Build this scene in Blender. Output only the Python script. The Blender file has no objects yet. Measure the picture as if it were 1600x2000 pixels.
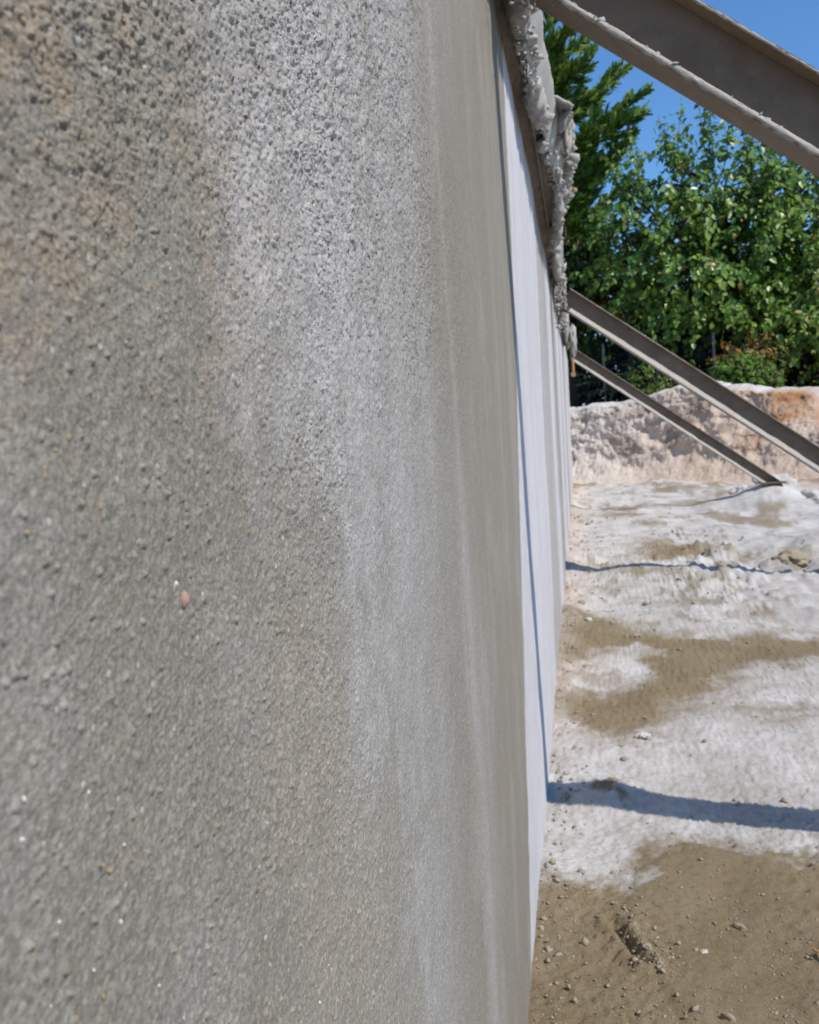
import bpy, bmesh, math, random
import numpy as np
from mathutils import Vector, Matrix

random.seed(7)
rng = np.random.default_rng(7)
S = bpy.context.scene
COL = S.collection

# ------------------------------------------------------------------ camera
F_PX = 1733.0                      # focal length in pixels of the 1600 x 2000 photograph
CAM = Vector((0.16, 0.0, 1.22))    # 16 cm off the wall face (x = 0), wall runs along +y
ey = Vector((330, 174, -F_PX)).normalized()
s_ = 0.064
c_ = math.sqrt(1 - s_ * s_)
ez = Vector((-s_, c_, (174 * c_ - 330 * s_) / F_PX)).normalized()
ex = ey.cross(ez)
R3 = Matrix((ex, ey, ez))          # camera -> world
cam_d = bpy.data.cameras.new('camera')
cam_d.sensor_fit = 'HORIZONTAL'
cam_d.sensor_width = 24.0
cam_d.lens = F_PX / 1600 * 24
cam_d.clip_start = 0.02
cam_d.clip_end = 2000
cam_d.dof.use_dof = True
cam_d.dof.focus_distance = 0.72
cam_d.dof.aperture_fstop = 15.0
cam = bpy.data.objects.new('camera', cam_d)
COL.objects.link(cam)
M4 = R3.to_4x4()
M4.translation = CAM
cam.matrix_world = M4
S.camera = cam

# ------------------------------------------------------------------ light
SUN_TRAVEL = Vector((-1.0, 0.60, -1.28)).normalized()
to_sun = -SUN_TRAVEL
elev = math.asin(to_sun.z)
azim = math.atan2(to_sun.x, to_sun.y)
W = bpy.data.worlds.new('World')
S.world = W
W.use_nodes = True
wn = W.node_tree
bg = wn.nodes['Background']
sky = wn.nodes.new('ShaderNodeTexSky')
sky.sky_type = 'NISHITA'
sky.sun_disc = False
sky.sun_elevation = elev
sky.sun_rotation = azim
sky.air_density = 1.0
sky.dust_density = 0.2
sky.ozone_density = 3.0
tint = wn.nodes.new('ShaderNodeMix'); tint.data_type = 'RGBA'; tint.blend_type = 'MULTIPLY'
tint.inputs[0].default_value = 1.0
tint.inputs[7].default_value = (0.70, 1.06, 1.36, 1)
wn.links.new(sky.outputs[0], tint.inputs[6])
wn.links.new(tint.outputs[2], bg.inputs[0])
bg.inputs[1].default_value = 0.122
sd = bpy.data.lights.new('sun', 'SUN')
sd.energy = 5.0
sd.angle = math.radians(0.53)
sd.color = (1.0, 0.93, 0.835)
sun = bpy.data.objects.new('sun', sd)
COL.objects.link(sun)
sun.rotation_euler = SUN_TRAVEL.to_track_quat('-Z', 'Y').to_euler()
sun.location = (6, -4, 9)
S.view_settings.view_transform = 'Standard'
S.view_settings.look = 'None'
S.view_settings.gamma = 1.0
S.view_settings.exposure = 0.0
S.view_settings.use_curve_mapping = False


# ------------------------------------------------------------------ helpers: survey from the photo
def ray(px, py):
    return (R3 @ Vector((px - 800, 1000 - py, -F_PX))).normalized()

def at_depth(px, py, y):
    d = ray(px, py)
    return CAM + d * ((y - CAM.y) / d.y)

def on_ground(px, py, z=0.0):
    d = ray(px, py)
    return CAM + d * ((z - CAM.z) / d.z)

def on_wall(px, py):
    d = ray(px, py)
    return CAM + d * ((0 - CAM.x) / d.x)


# ------------------------------------------------------------------ helpers: noise
def _hash(ix, iy, seed):
    h = (ix.astype(np.int64) * 374761393 + iy.astype(np.int64) * 668265263 + seed * 974634777) & 0xFFFFFFFF
    h = ((h ^ (h >> 13)) * 1274126177) & 0xFFFFFFFF
    h = ((h ^ (h >> 16)) * 2246822519) & 0xFFFFFFFF
    return ((h ^ (h >> 15)) & 0xFFFFFF) / float(0xFFFFFF)

def vnoise(x, y, seed=0):
    xi = np.floor(x); yi = np.floor(y)
    fx = x - xi; fy = y - yi
    ux = fx * fx * fx * (fx * (fx * 6 - 15) + 10)
    uy = fy * fy * fy * (fy * (fy * 6 - 15) + 10)
    a = _hash(xi, yi, seed); b = _hash(xi + 1, yi, seed)
    c = _hash(xi, yi + 1, seed); d = _hash(xi + 1, yi + 1, seed)
    return (a + (b - a) * ux + (c - a) * uy + (a - b - c + d) * ux * uy) * 2 - 1

def fbm(x, y, octv=4, seed=0, gain=0.5):
    t = 0; amp = 1; tot = 0
    for k in range(octv):
        # rotate each octave so the lattice never lines up
        ca, sa = math.cos(0.6 + 1.1 * k), math.sin(0.6 + 1.1 * k)
        f = 2.03 ** k
        t = t + amp * vnoise((x * ca - y * sa) * f + 17.3 * k, (x * sa + y * ca) * f - 9.1 * k, seed + k * 31)
        tot += amp
        amp *= gain
    return t / tot

def worley(x, y, seed=0):
    xi = np.floor(x); yi = np.floor(y)
    best = np.full(x.shape, 9.0); rid = np.zeros(x.shape)
    for dx in (-1, 0, 1):
        for dy in (-1, 0, 1):
            cx = xi + dx; cy = yi + dy
            px = cx + _hash(cx, cy, seed); py = cy + _hash(cx, cy, seed + 5)
            d = np.hypot(px - x, py - y)
            m = d < best
            best = np.where(m, d, best)
            rid = np.where(m, _hash(cx, cy, seed + 11), rid)
    return best, rid

def vnoise3(p, seed=0):
    i = np.floor(p); f = p - i; u = f * f * (3 - 2 * f)
    out = 0
    for dx in (0, 1):
        for dy in (0, 1):
            for dz in (0, 1):
                h = _hash(i[:, 0] + dx + 57 * (i[:, 2] + dz), i[:, 1] + dy + 131 * (i[:, 2] + dz), seed)
                out = out + h * (u[:, 0] if dx else 1 - u[:, 0]) * (u[:, 1] if dy else 1 - u[:, 1]) * (u[:, 2] if dz else 1 - u[:, 2])
    return out * 2 - 1

def fbm3(p, octv, seed, gain=0.5):
    t = 0; a = 1
    for k in range(octv):
        t = t + a * vnoise3(p * 2.07 ** k + 11.7 * k, seed + k); a *= gain
    return t

def sstep(a, b, x):
    t = np.clip((x - a) / (b - a), 0, 1)
    return t * t * (3 - 2 * t)

def poly_sdf(X, Y, pts):
    """signed distance to a closed polygon, negative inside"""
    best = np.full(X.shape, 1e9); ins = np.zeros(X.shape, bool)
    n = len(pts)
    for i in range(n):
        x0, y0 = pts[i]; x1, y1 = pts[(i + 1) % n]
        dx, dy = x1 - x0, y1 - y0
        t = np.clip(((X - x0) * dx + (Y - y0) * dy) / (dx * dx + dy * dy + 1e-12), 0, 1)
        best = np.minimum(best, np.hypot(X - x0 - t * dx, Y - y0 - t * dy))
        cond = ((y0 > Y) != (y1 > Y))
        with np.errstate(divide='ignore', invalid='ignore'):
            xc = x0 + (Y - y0) * dx / (dy if dy else 1e-12)
        ins ^= (cond & (X < xc))
    return np.where(ins, -best, best)


# ------------------------------------------------------------------ helpers: objects
def tag(o, label=None, cat=None, group=None, kind=None):
    if label: o['label'] = label
    if cat: o['category'] = cat
    if group: o['group'] = group
    if kind: o['kind'] = kind
    return o

def empty(name, loc=(0, 0, 0)):
    o = bpy.data.objects.new(name, None)
    o.empty_display_size = 0.1
    o.location = loc
    COL.objects.link(o)
    return o

def link(name, me, mat=None, parent=None, loc=None, rot=None):
    o = bpy.data.objects.new(name, me)
    COL.objects.link(o)
    if mat and not me.materials: me.materials.append(mat)
    if parent:
        o.parent = parent
        # geometry is authored in world coordinates unless a location is given
        if loc is None: o.location = -parent.location
    if loc is not None: o.location = loc
    if rot is not None: o.rotation_euler = rot
    return o

def np_mesh(name, verts, quads=None, tris=None, smooth=True, attrs=None):
    me = bpy.data.meshes.new(name)
    verts = np.asarray(verts, np.float32)
    nq = 0 if quads is None else len(quads); nt = 0 if tris is None else len(tris)
    me.vertices.add(len(verts)); me.vertices.foreach_set('co', verts.ravel())
    loops = []
    if nq: loops.append(np.asarray(quads, np.int32).ravel())
    if nt: loops.append(np.asarray(tris, np.int32).ravel())
    loops = np.concatenate(loops)
    me.loops.add(len(loops)); me.loops.foreach_set('vertex_index', loops)
    me.polygons.add(nq + nt)
    start = np.concatenate([np.arange(nq) * 4, nq * 4 + np.arange(nt) * 3]).astype(np.int32)
    me.polygons.foreach_set('loop_start', start)
    me.polygons.foreach_set('use_smooth', np.full(nq + nt, smooth))
    me.update(calc_edges=True)
    for k, v in (attrs or {}).items():
        a = me.attributes.new(k, 'FLOAT', 'POINT')
        a.data.foreach_set('value', np.asarray(v, np.float32).ravel())
    return me

def grid_quads(nu, nv, off=0):
    i = np.arange(nu - 1)[:, None]; j = np.arange(nv - 1)[None, :]
    a = i * nv + j
    return (np.stack([a, a + nv, a + nv + 1, a + 1], -1).reshape(-1, 4) + off)

def bm_mesh(name, bm, smooth=False):
    me = bpy.data.meshes.new(name)
    bm.to_mesh(me); bm.free()
    if smooth:
        me.polygons.foreach_set('use_smooth', np.ones(len(me.polygons), bool))
    return me

ICO = {}
def ico(sub):
    if sub not in ICO:
        bm = bmesh.new()
        bmesh.ops.create_icosphere(bm, subdivisions=sub, radius=1)
        v = np.array([x.co[:] for x in bm.verts]); f = np.array([[x.index for x in p.verts] for p in bm.faces])
        bm.free()
        ICO[sub] = (v, f)
    return ICO[sub]

def lump_array(centres, sizes, sub=1, seed=1, flat=(1, 1, 1), rough=0.35):
    """many crumbs in one mesh: irregular little rocks"""
    v0, f0 = ico(sub)
    r = np.random.default_rng(seed)
    V = []; Fc = []
    n = len(v0)
    for k, (c, s) in enumerate(zip(centres, sizes)):
        ph = r.uniform(0, 6.28, 3); fr = r.uniform(1.5, 3.2, 3)
        d = 1 + rough * (np.sin(v0[:, 0] * fr[0] + ph[0]) * np.cos(v0[:, 1] * fr[1] + ph[1]) + 0.6 * np.sin(v0[:, 2] * fr[2] * 1.7 + ph[2])) + r.normal(0, rough * 0.28, n)
        v = v0 * d[:, None] * np.array(flat) * r.uniform(0.65, 1.35, 3)
        a = r.uniform(0, 6.28); ca, sa = math.cos(a), math.sin(a)
        b = r.uniform(-0.6, 0.6); cb, sb = math.cos(b), math.sin(b)
        Rm = np.array([[ca, -sa, 0], [sa, ca, 0], [0, 0, 1]]) @ np.array([[1, 0, 0], [0, cb, -sb], [0, sb, cb]])
        V.append(v @ Rm.T * s + np.array(c)); Fc.append(f0 + k * n)
    return np.concatenate(V), np.concatenate(Fc)


# ------------------------------------------------------------------ materials
def new_mat(name, rough=0.9, spec=0.2):
    m = bpy.data.materials.new(name)
    m.use_nodes = True
    b = m.node_tree.nodes['Principled BSDF']
    b.inputs['Roughness'].default_value = rough
    b.inputs['Specular IOR Level'].default_value = spec
    return m, m.node_tree, b

class NT:
    def __init__(s, nt): s.nt = nt; s.L = nt.links.new
    def n(s, t, **kw):
        x = s.nt.nodes.new(t)
        for k, v in kw.items(): setattr(x, k, v)
        return x
    def coord(s): return s.n('ShaderNodeTexCoord').outputs['Object']
    def noise(s, co, scale, detail=4, rough=0.55):
        x = s.n('ShaderNodeTexNoise'); x.inputs['Scale'].default_value = scale
        x.inputs['Detail'].default_value = detail; x.inputs['Roughness'].default_value = rough
        s.L(co, x.inputs['Vector']); return x.outputs['Fac']
    def attr(s, name):
        x = s.n('ShaderNodeAttribute'); x.attribute_name = name; return x.outputs['Fac']
    def ramp(s, fac, lo, hi):
        x = s.n('ShaderNodeMapRange'); x.inputs[1].default_value = lo; x.inputs[2].default_value = hi
        x.interpolation_type = 'SMOOTHSTEP'
        s.L(fac, x.inputs[0]); return x.outputs[0]
    def math(s, op, a, b):
        x = s.n('ShaderNodeMath', operation=op)
        for i, v in enumerate((a, b)):
            if isinstance(v, (int, float)): x.inputs[i].default_value = v
            else: s.L(v, x.inputs[i])
        return x.outputs[0]
    def mix(s, fac, a, b, mode='MIX'):
        x = s.n('ShaderNodeMix', data_type='RGBA', blend_type=mode)
        for i, v in ((0, fac), (6, a), (7, b)):
            if isinstance(v, (int, float)): x.inputs[i].default_value = v
            elif isinstance(v, tuple): x.inputs[i].default_value = v + (1,)
            else: s.L(v, x.inputs[i])
        return x.outputs[2]
    def bump(s, h, strength, dist, normal=None):
        x = s.n('ShaderNodeBump'); x.inputs['Strength'].default_value = strength
        x.inputs['Distance'].default_value = dist
        s.L(h, x.inputs['Height'])
        if normal: s.L(normal, x.inputs['Normal'])
        return x.outputs[0]

# plaster of the wall
m_plaster, nt, b = new_mat('plaster', 0.92, 0.15)
T = NT(nt); co = T.coord()
dry = T.attr('dry')
damp = T.mix(T.noise(co, 26, 4, 0.6), (0.192, 0.174, 0.134), (0.254, 0.233, 0.186))
damp = T.mix(T.attr('taupe'), damp, (0.288, 0.256, 0.204))
damp = T.mix(T.attr('brown'), damp, (0.262, 0.205, 0.138))
pale = T.mix(T.noise(co, 3.0, 3), (0.60, 0.59, 0.615), (0.66, 0.65, 0.67))
col = T.mix(dry, damp, pale)
fine = T.noise(co, 420, 3, 0.6)
col = T.mix(T.ramp(fine, 0.32, 0.72), T.mix(0.30, col, (0.03, 0.028, 0.025)), T.mix(0.10, col, (0.8, 0.78, 0.75)))
vor = T.n('ShaderNodeTexVoronoi'); vor.inputs['Scale'].default_value = 330
T.L(co, vor.inputs['Vector'])
sep = T.n('ShaderNodeSeparateColor'); T.L(vor.outputs['Color'], sep.inputs[0])
inside = T.math('LESS_THAN', vor.outputs['Distance'], 0.42)
near = T.math('SUBTRACT', 1.0, T.ramp(dry, 0.45, 0.8))
inside = T.math('MULTIPLY', inside, near)
och = T.math('MULTIPLY', inside, T.math('GREATER_THAN', T.math('ADD', sep.outputs[0], T.math('MULTIPLY', T.ramp(T.noise(co, 16, 3), 0.45, 0.75), 0.16)), 0.985))
whi = T.math('MULTIPLY', inside, T.math('LESS_THAN', sep.outputs[0], 0.012))
drk = T.math('MULTIPLY', T.math('MULTIPLY', inside, T.ramp(T.attr('rough'), 0.35, 0.9)), T.math('GREATER_THAN', T.math('ADD', sep.outputs[1], T.math('MULTIPLY', T.ramp(T.noise(co, 9, 3), 0.4, 0.75), 0.12)), 0.96))
col = T.mix(T.math('MULTIPLY', och, 0.55), col, (0.33, 0.235, 0.14))
col = T.mix(T.math('MULTIPLY', whi, 0.45), col, (0.58, 0.56, 0.52))
col = T.mix(T.math('MULTIPLY', drk, 0.8), col, (0.075, 0.055, 0.04))
T.L(col, b.inputs['Base Color'])
T.L(T.bump(T.noise(co, 650, 4, 0.65), 0.7, 0.0016, T.bump(T.noise(co, 70, 5, 0.7), 0.35, 0.004)), b.inputs['Normal'])

# loose mortar spilled on the steel
m_mortar, nt, b = new_mat('mortar', 0.95, 0.1)
T = NT(nt); co = T.coord()
col = T.mix(T.noise(co, 60, 4), (0.27, 0.252, 0.222), (0.46, 0.437, 0.40))
T.L(col, b.inputs['Base Color'])
T.L(T.bump(T.noise(co, 420, 4, 0.7), 0.6, 0.003), b.inputs['Normal'])

m_fillet, nt, b = new_mat('grey_mortar', 0.95, 0.1)
T = NT(nt); co = T.coord()
T.L(T.mix(T.noise(co, 14, 6, 0.7), (0.27, 0.245, 0.21), (0.44, 0.41, 0.37)), b.inputs['Base Color'])
T.L(T.bump(T.noise(co, 320, 4, 0.7), 0.6, 0.003), b.inputs['Normal'])

# steel under a skin of cement slurry
def steel_mat(name, a, c):
    m, nt, b = new_mat(name, 0.72, 0.3)
    T = NT(nt); co = T.coord()
    n1 = T.noise(co, 7, 5, 0.6)
    col = T.mix(T.ramp(n1, 0.3, 0.7), a, c)
    n2 = T.noise(co, 160, 3, 0.6)
    col = T.mix(T.math('MULTIPLY', T.ramp(n2, 0.55, 0.75), 0.35), col, (0.10, 0.08, 0.065))
    col = T.mix(T.math('MULTIPLY', T.ramp(T.noise(co, 34, 5, 0.7), 0.56, 0.72), 0.14), col, (0.36, 0.33, 0.285))
    col = T.mix(T.math('MULTIPLY', T.ramp(T.noise(co, 3.5, 6, 0.7), 0.52, 0.70), 0.5), col, (0.13, 0.075, 0.045))
    T.L(col, b.inputs['Base Color'])
    T.L(T.bump(T.noise(co, 90, 5, 0.65), 0.35, 0.003), b.inputs['Normal'])
    return m
m_steel = steel_mat('slurry_covered_steel', (0.125, 0.093, 0.066), (0.185, 0.145, 0.108))
m_flange = steel_mat('slurry_covered_flange', (0.150, 0.112, 0.076), (0.205, 0.162, 0.115))
m_steel_clean = steel_mat('pale_painted_steel', (0.40, 0.38, 0.355), (0.47, 0.45, 0.43))
m_bolt = steel_mat('rusty_bolt', (0.30, 0.16, 0.07), (0.42, 0.26, 0.14))

# ground of the pit
m_ground, nt, b = new_mat('pit_floor', 0.95, 0.12)
T = NT(nt); co = T.coord()
wet = T.attr('wet'); pink = T.attr('pink')
dryc = T.mix(T.ramp(T.noise(co, 2.6, 7, 0.68), 0.3, 0.7), (0.38, 0.36, 0.33), (0.57, 0.555, 0.54))
dryc = T.mix(T.math('MULTIPLY', T.ramp(T.noise(co, 24, 7, 0.75), 0.50, 0.72), 0.6), dryc, (0.27, 0.245, 0.20))
dryc = T.mix(T.math('MULTIPLY', T.ramp(T.noise(co, 5, 6, 0.7), 0.52, 0.72), 0.45), dryc, (0.33, 0.29, 0.22))
dryc = T.mix(T.math('MULTIPLY', pink, 0.75), dryc, (0.50, 0.39, 0.31))
wetc = T.mix(T.noise(co, 3.2, 6, 0.65), (0.165, 0.122, 0.066), (0.285, 0.236, 0.158))
wetc = T.mix(T.ramp(T.noise(co, 55, 4, 0.7), 0.55, 0.75), wetc, (0.12, 0.09, 0.055))
wetc = T.mix(T.ramp(T.noise(co, 120, 2, 0.6), 0.68, 0.76), wetc, (0.34, 0.29, 0.225))
col = T.mix(wet, dryc, wetc)
col = T.mix(T.attr('litter'), col, T.mix(T.noise(co, 6, 5, 0.7), (0.03, 0.03, 0.015), (0.09, 0.075, 0.045)))
T.L(col, b.inputs['Base Color'])
bp = T.bump(T.noise(co, 30, 6, 0.7), 0.5, 0.02)
T.L(T.bump(T.noise(co, 190, 5, 0.75), 0.8, 0.006, bp), b.inputs['Normal'])

# soil of the cut bank
m_bank, nt, b = new_mat('bank_soil', 0.95, 0.1)
T = NT(nt); co = T.coord()
org = T.attr('orange'); dk = T.attr('dark'); gry = T.attr('grey')
col = T.mix(T.noise(co, 1.6, 6, 0.65), (0.54, 0.41, 0.30), (0.67, 0.56, 0.455))
col = T.mix(gry, col, (0.60, 0.58, 0.56))
col = T.mix(org, col, (0.42, 0.215, 0.095))
col = T.mix(T.math('MULTIPLY', T.ramp(T.noise(co, 7, 6, 0.7), 0.52, 0.75), 0.7), col, (0.40, 0.29, 0.21))
col = T.mix(T.math('MULTIPLY', dk, 0.75), col, (0.17, 0.13, 0.10))
T.L(col, b.inputs['Base Color'])
bp = T.bump(T.noise(co, 7, 6, 0.7), 0.7, 0.12)
T.L(T.bump(T.noise(co, 40, 5, 0.7), 0.5, 0.02, bp), b.inputs['Normal'])

def simple_mat(name, a, c, scale=40, rough=0.9, bump=0.4, dist=0.004):
    m, nt, b = new_mat(name, rough, 0.2)
    T = NT(nt); co = T.coord()
    T.L(T.mix(T.noise(co, scale, 5, 0.65), a, c), b.inputs['Base Color'])
    T.L(T.bump(T.noise(co, scale * 2, 5, 0.7), bump, dist), b.inputs['Normal'])
    return m
m_clod = simple_mat('soil_clod', (0.20, 0.165, 0.11), (0.36, 0.32, 0.25), 45)
m_pale_clod = simple_mat('pale_clod', (0.38, 0.36, 0.33), (0.52, 0.50, 0.47), 40)
m_stone_red = simple_mat('red_chip', (0.30, 0.17, 0.12), (0.38, 0.26, 0.20), 900, dist=0.0004)
m_stone_white = simple_mat('white_bead', (0.48, 0.46, 0.41), (0.62, 0.60, 0.56), 900, 0.6, dist=0.0003)
m_stone_ochre = simple_mat('ochre_grain', (0.22, 0.155, 0.085), (0.36, 0.27, 0.175), 900, dist=0.0004)
m_stick = simple_mat('stick_wood', (0.50, 0.28, 0.13), (0.62, 0.40, 0.22), 60)
m_bark = simple_mat('bark', (0.05, 0.038, 0.028), (0.12, 0.095, 0.07), 14, 0.95, 0.8, 0.03)
m_bark_grey = simple_mat('grey_bark', (0.14, 0.12, 0.10), (0.24, 0.20, 0.16), 14, 0.95, 0.8, 0.03)
m_fence = simple_mat('dark_wire', (0.018, 0.020, 0.020), (0.035, 0.036, 0.036), 8, 0.6, 0.1)
m_post = simple_mat('grey_post', (0.16, 0.17, 0.18), (0.24, 0.25, 0.26), 8, 0.6, 0.1)

def leaf_mat(name, dark, light, yellow, yfrac=0.03, rough=0.45, trans=0.33):
    m, nt, b = new_mat(name, rough, 0.45)
    T = NT(nt)
    geo = T.n('ShaderNodeNewGeometry')
    rnd = geo.outputs['Random Per Island']
    col = T.mix(rnd, dark, light)
    col = T.mix(T.math('GREATER_THAN', rnd, 1 - yfrac), col, yellow)
    T.L(col, b.inputs['Base Color'])
    tr = T.n('ShaderNodeBsdfTranslucent')
    T.L(T.mix(0.5, col, (0.10, 0.17, 0.02)), tr.inputs['Color'])
    mx = T.n('ShaderNodeMixShader'); mx.inputs[0].default_value = trans
    T.L(b.outputs[0], mx.inputs[1]); T.L(tr.outputs[0], mx.inputs[2])
    T.L(mx.outputs[0], nt.nodes['Material Output'].inputs['Surface'])
    return m
m_leaf = leaf_mat('broad_leaf', (0.045, 0.130, 0.018), (0.23, 0.35, 0.050), (0.26, 0.20, 0.03), 0.02, 0.36)
m_leaf_light = leaf_mat('light_broad_leaf', (0.085, 0.17, 0.022), (0.23, 0.34, 0.05), (0.30, 0.22, 0.04), 0.06, 0.42)
m_leaf_shaded = leaf_mat('shaded_leaf', (0.010, 0.026, 0.010), (0.022, 0.050, 0.018), (0.07, 0.06, 0.015), 0.03, 0.5, 0.12)  # shade beneath the tree crowns is put into this leaf colour
m_needle = leaf_mat('conifer_spray', (0.050, 0.125, 0.016), (0.190, 0.290, 0.036), (0.10, 0.15, 0.03), 0.05, 0.6, 0.15)
m_needle_y = leaf_mat('yellowing_spray', (0.050, 0.085, 0.018), (0.105, 0.135, 0.032), (0.22, 0.15, 0.03), 0.08, 0.6, 0.2)
m_shrub = leaf_mat('bright_shrub_leaf', (0.09, 0.19, 0.018), (0.17, 0.29, 0.035), (0.22, 0.19, 0.03), 0.05, 0.5)
m_autumn = leaf_mat('autumn_leaf', (0.22, 0.15, 0.02), (0.34, 0.20, 0.03), (0.36, 0.14, 0.03), 0.2, 0.5)

# ------------------------------------------------------------------ ground of the pit and the terrain round it
foot = [(0.0, 18.6), (1.5, 18.0), (3.0, 17.0), (4.6, 15.8), (7.5, 15.0), (10.5, 11.5), (11.5, 4.0), (11.5, -12.0)]
pit = [(0.0, -12.0), (0.0, 18.6)] + foot[1:]

def px_poly(pts):
    return [tuple(on_ground(*p)[:2]) for p in pts]
WET1 = px_poly([(1020, 1760), (1062, 1690), (1130, 1700), (1195, 1722), (1230, 1690), (1350, 1642), (1430, 1620), (1480, 1655), (1600, 1668), (2200, 1700), (2400, 2300), (900, 2300)])
WET2 = px_poly([(1100, 1185), (1180, 1200), (1300, 1238), (1450, 1240), (1700, 1225), (1700, 1290), (1480, 1300), (1400, 1370), (1280, 1440), (1150, 1445), (1090, 1420), (1085, 1320)])
WET2B = px_poly([(1105, 1300), (1180, 1262), (1235, 1258), (1282, 1290), (1270, 1325), (1190, 1352), (1110, 1340)])
WET3 = px_poly([(1435, 1402), (1530, 1375), (1580, 1378), (1480, 1410)])
WET4 = px_poly([(1140, 1545), (1165, 1520), (1215, 1520), (1245, 1540), (1215, 1560), (1160, 1562)])
WET5 = px_poly([(1230, 1095), (1265, 1065), (1350, 1060), (1395, 1080), (1370, 1092), (1290, 1103)])
WET6 = px_poly([(1320, 985), (1360, 972), (1400, 980), (1370, 990)])
WET7 = px_poly([(1120, 1010), (1250, 1003), (1380, 1004), (1250, 1012)])
FILM = px_poly([(1205, 1790), (1235, 1705), (1350, 1650), (1700, 1680), (1800, 2100), (1380, 2100), (1290, 1960), (1225, 1850)])

def geo_lines(a, b, d0, g):
    out = [a]; d = d0
    while out[-1] < b:
        out.append(out[-1] + d); d *= g
    return out
xl = np.array(sorted([-v for v in geo_lines(0.02, 400, 0.05, 1.35)] + geo_lines(0.0, 1.2, 0.007, 1.0) + geo_lines(1.22, 420, 0.012, 1.028)))
yl = np.array(sorted([1.0 - v for v in geo_lines(0.03, 400, 0.06, 1.30)] + geo_lines(1.0, 2.6, 0.0068, 1.001) + geo_lines(2.62, 450, 0.009, 1.0145)))
X, Y = np.meshgrid(xl, yl, indexing='ij')
sd_pit = poly_sdf(X, Y, pit)
near_fade = np.clip(1.6 / np.maximum(Y, 1.0), 0.15, 1)
wx = X + 0.10 * fbm(X * 5, Y * 5, 4, 3) + 0.05 * fbm(X * 24, Y * 24, 4, 33, 0.65)
wy = Y + 0.22 * fbm(X * 5 + 40, Y * 4, 4, 4) + 0.09 * fbm(X * 24, Y * 20 + 9, 4, 34, 0.65)
wet = np.zeros(X.shape)
for P, e in ((WET1, 0.07), (WET2, 0.16), (WET3, 0.12), (WET4, 0.04), (WET5, 0.25), (WET6, 0.3), (WET7, 0.2)):
    wet = np.maximum(wet, 1 - sstep(-e, e, poly_sdf(wx, wy, P)))
wet = wet * sstep(-0.06, 0.08, poly_sdf(wx, wy, WET2B))
blot = fbm(X * 1.7, Y * 0.7, 5, 8)
wet = np.maximum(wet, 0.8 * sstep(0.16, 0.36, blot + 0.25 * fbm(X * 8, Y * 3, 4, 9)) * sstep(4.2, 7.0, Y))
wet = np.maximum(wet, 0.6 * sstep(0.30, 0.42, fbm(X * 7, Y * 3.5, 4, 10)) * sstep(3.0, 5.0, Y))
wet = np.clip(wet - 0.35 * sstep(0.25, 0.5, fbm(X * 9, Y * 9, 4, 19)) * (wet < 0.98), 0, 1)
film = 1 - sstep(-0.03, 0.012, poly_sdf(wx * 0.3 + X * 0.7, wy * 0.3 + Y * 0.7, FILM))
pinkm = np.clip((1 - sstep(0.02, 0.35, X)) * sstep(3.0, 4.2, Y) * (0.6 + 0.6 * fbm(X * 6, Y * 2, 3, 41)), 0, 1)
pinkm = np.maximum(pinkm, 0.8 * (1 - sstep(0.3, 3.0, -sd_pit - 0.7 * fbm(X, Y, 3, 42))) * sstep(10, 12, Y) * sstep(1.6, 2.8, X))
pinkm = np.maximum(pinkm, 0.4 * (1 - sstep(0.05, 0.5, -sd_pit)) * sstep(10, 12, Y))
clodmask = sstep(0.05, 0.45, fbm(X * 1.1 + 5, Y * 0.8, 4, 12)) * sstep(0.35, 1.0, X)
H = (0.035 + 0.06 * sstep(4.5, 7, Y)) * fbm(X * 1.3, Y * 0.9, 4, 1) + 0.014 * fbm(X * 4, Y * 3, 4, 2)
H += 0.012 * np.maximum(0, fbm(X * 14, Y * 14, 4, 5)) * (0.35 + clodmask)
grit = fbm(X * 75, Y * 75, 4, 6, 0.6)
H += 0.0085 * grit * (1 - 0.60 * film) * (Y < 9)
F1, rid = worley(X * 26, Y * 26, 14)
H += (0.022 * clodmask * np.maximum(0, 1 - (F1 / 0.42) ** 2) * (rid > 0.55)) * (Y < 12)
F1, rid = worley(X * 70, Y * 70, 15)
H += 0.006 * np.maximum(0, 1 - (F1 / 0.42) ** 2) * (rid > 0.5) * (1 - film) * (Y < 5)
H += 0.010 * film
# crumbly furrow along the left rim of the wet film, and the two long furrows further on
def furrow(pts, w, depth, up):
    global H
    q = [tuple(on_ground(*p)[:2]) for p in pts]
    best = np.full(X.shape, 1e9)
    for (x0, y0), (x1, y1) in zip(q[:-1], q[1:]):
        dx, dy = x1 - x0, y1 - y0
        t = np.clip(((X - x0) * dx + (Y - y0) * dy) / (dx * dx + dy * dy), 0, 1)
        best = np.minimum(best, np.hypot(X - x0 - t * dx, Y - y0 - t * dy))
    n = 0.75 + 0.7 * fbm(X * 12, Y * 12, 3, 77)
    H = H - depth * n * np.exp(-(best / w) ** 2) + up * n * np.exp(-((best - 2.2 * w) / (1.3 * w)) ** 2)
H += 0.045 * np.exp(-(((X - on_ground(1185,1545).x) / 0.10) ** 2 + ((Y - on_ground(1185,1545).y) / 0.12) ** 2))
furrow([(1195, 1790), (1222, 1830), (1245, 1862), (1262, 1880)], 0.013, 0.020, 0.016)
rq = np.exp(-(((X - on_ground(1235, 1830).x) / 0.10) ** 2 + ((Y - on_ground(1235, 1830).y) / 0.16) ** 2))
H += 0.034 * rq * (np.abs(fbm(X * 38, Y * 38, 4, 97, 0.6)) - 0.12)
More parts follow.
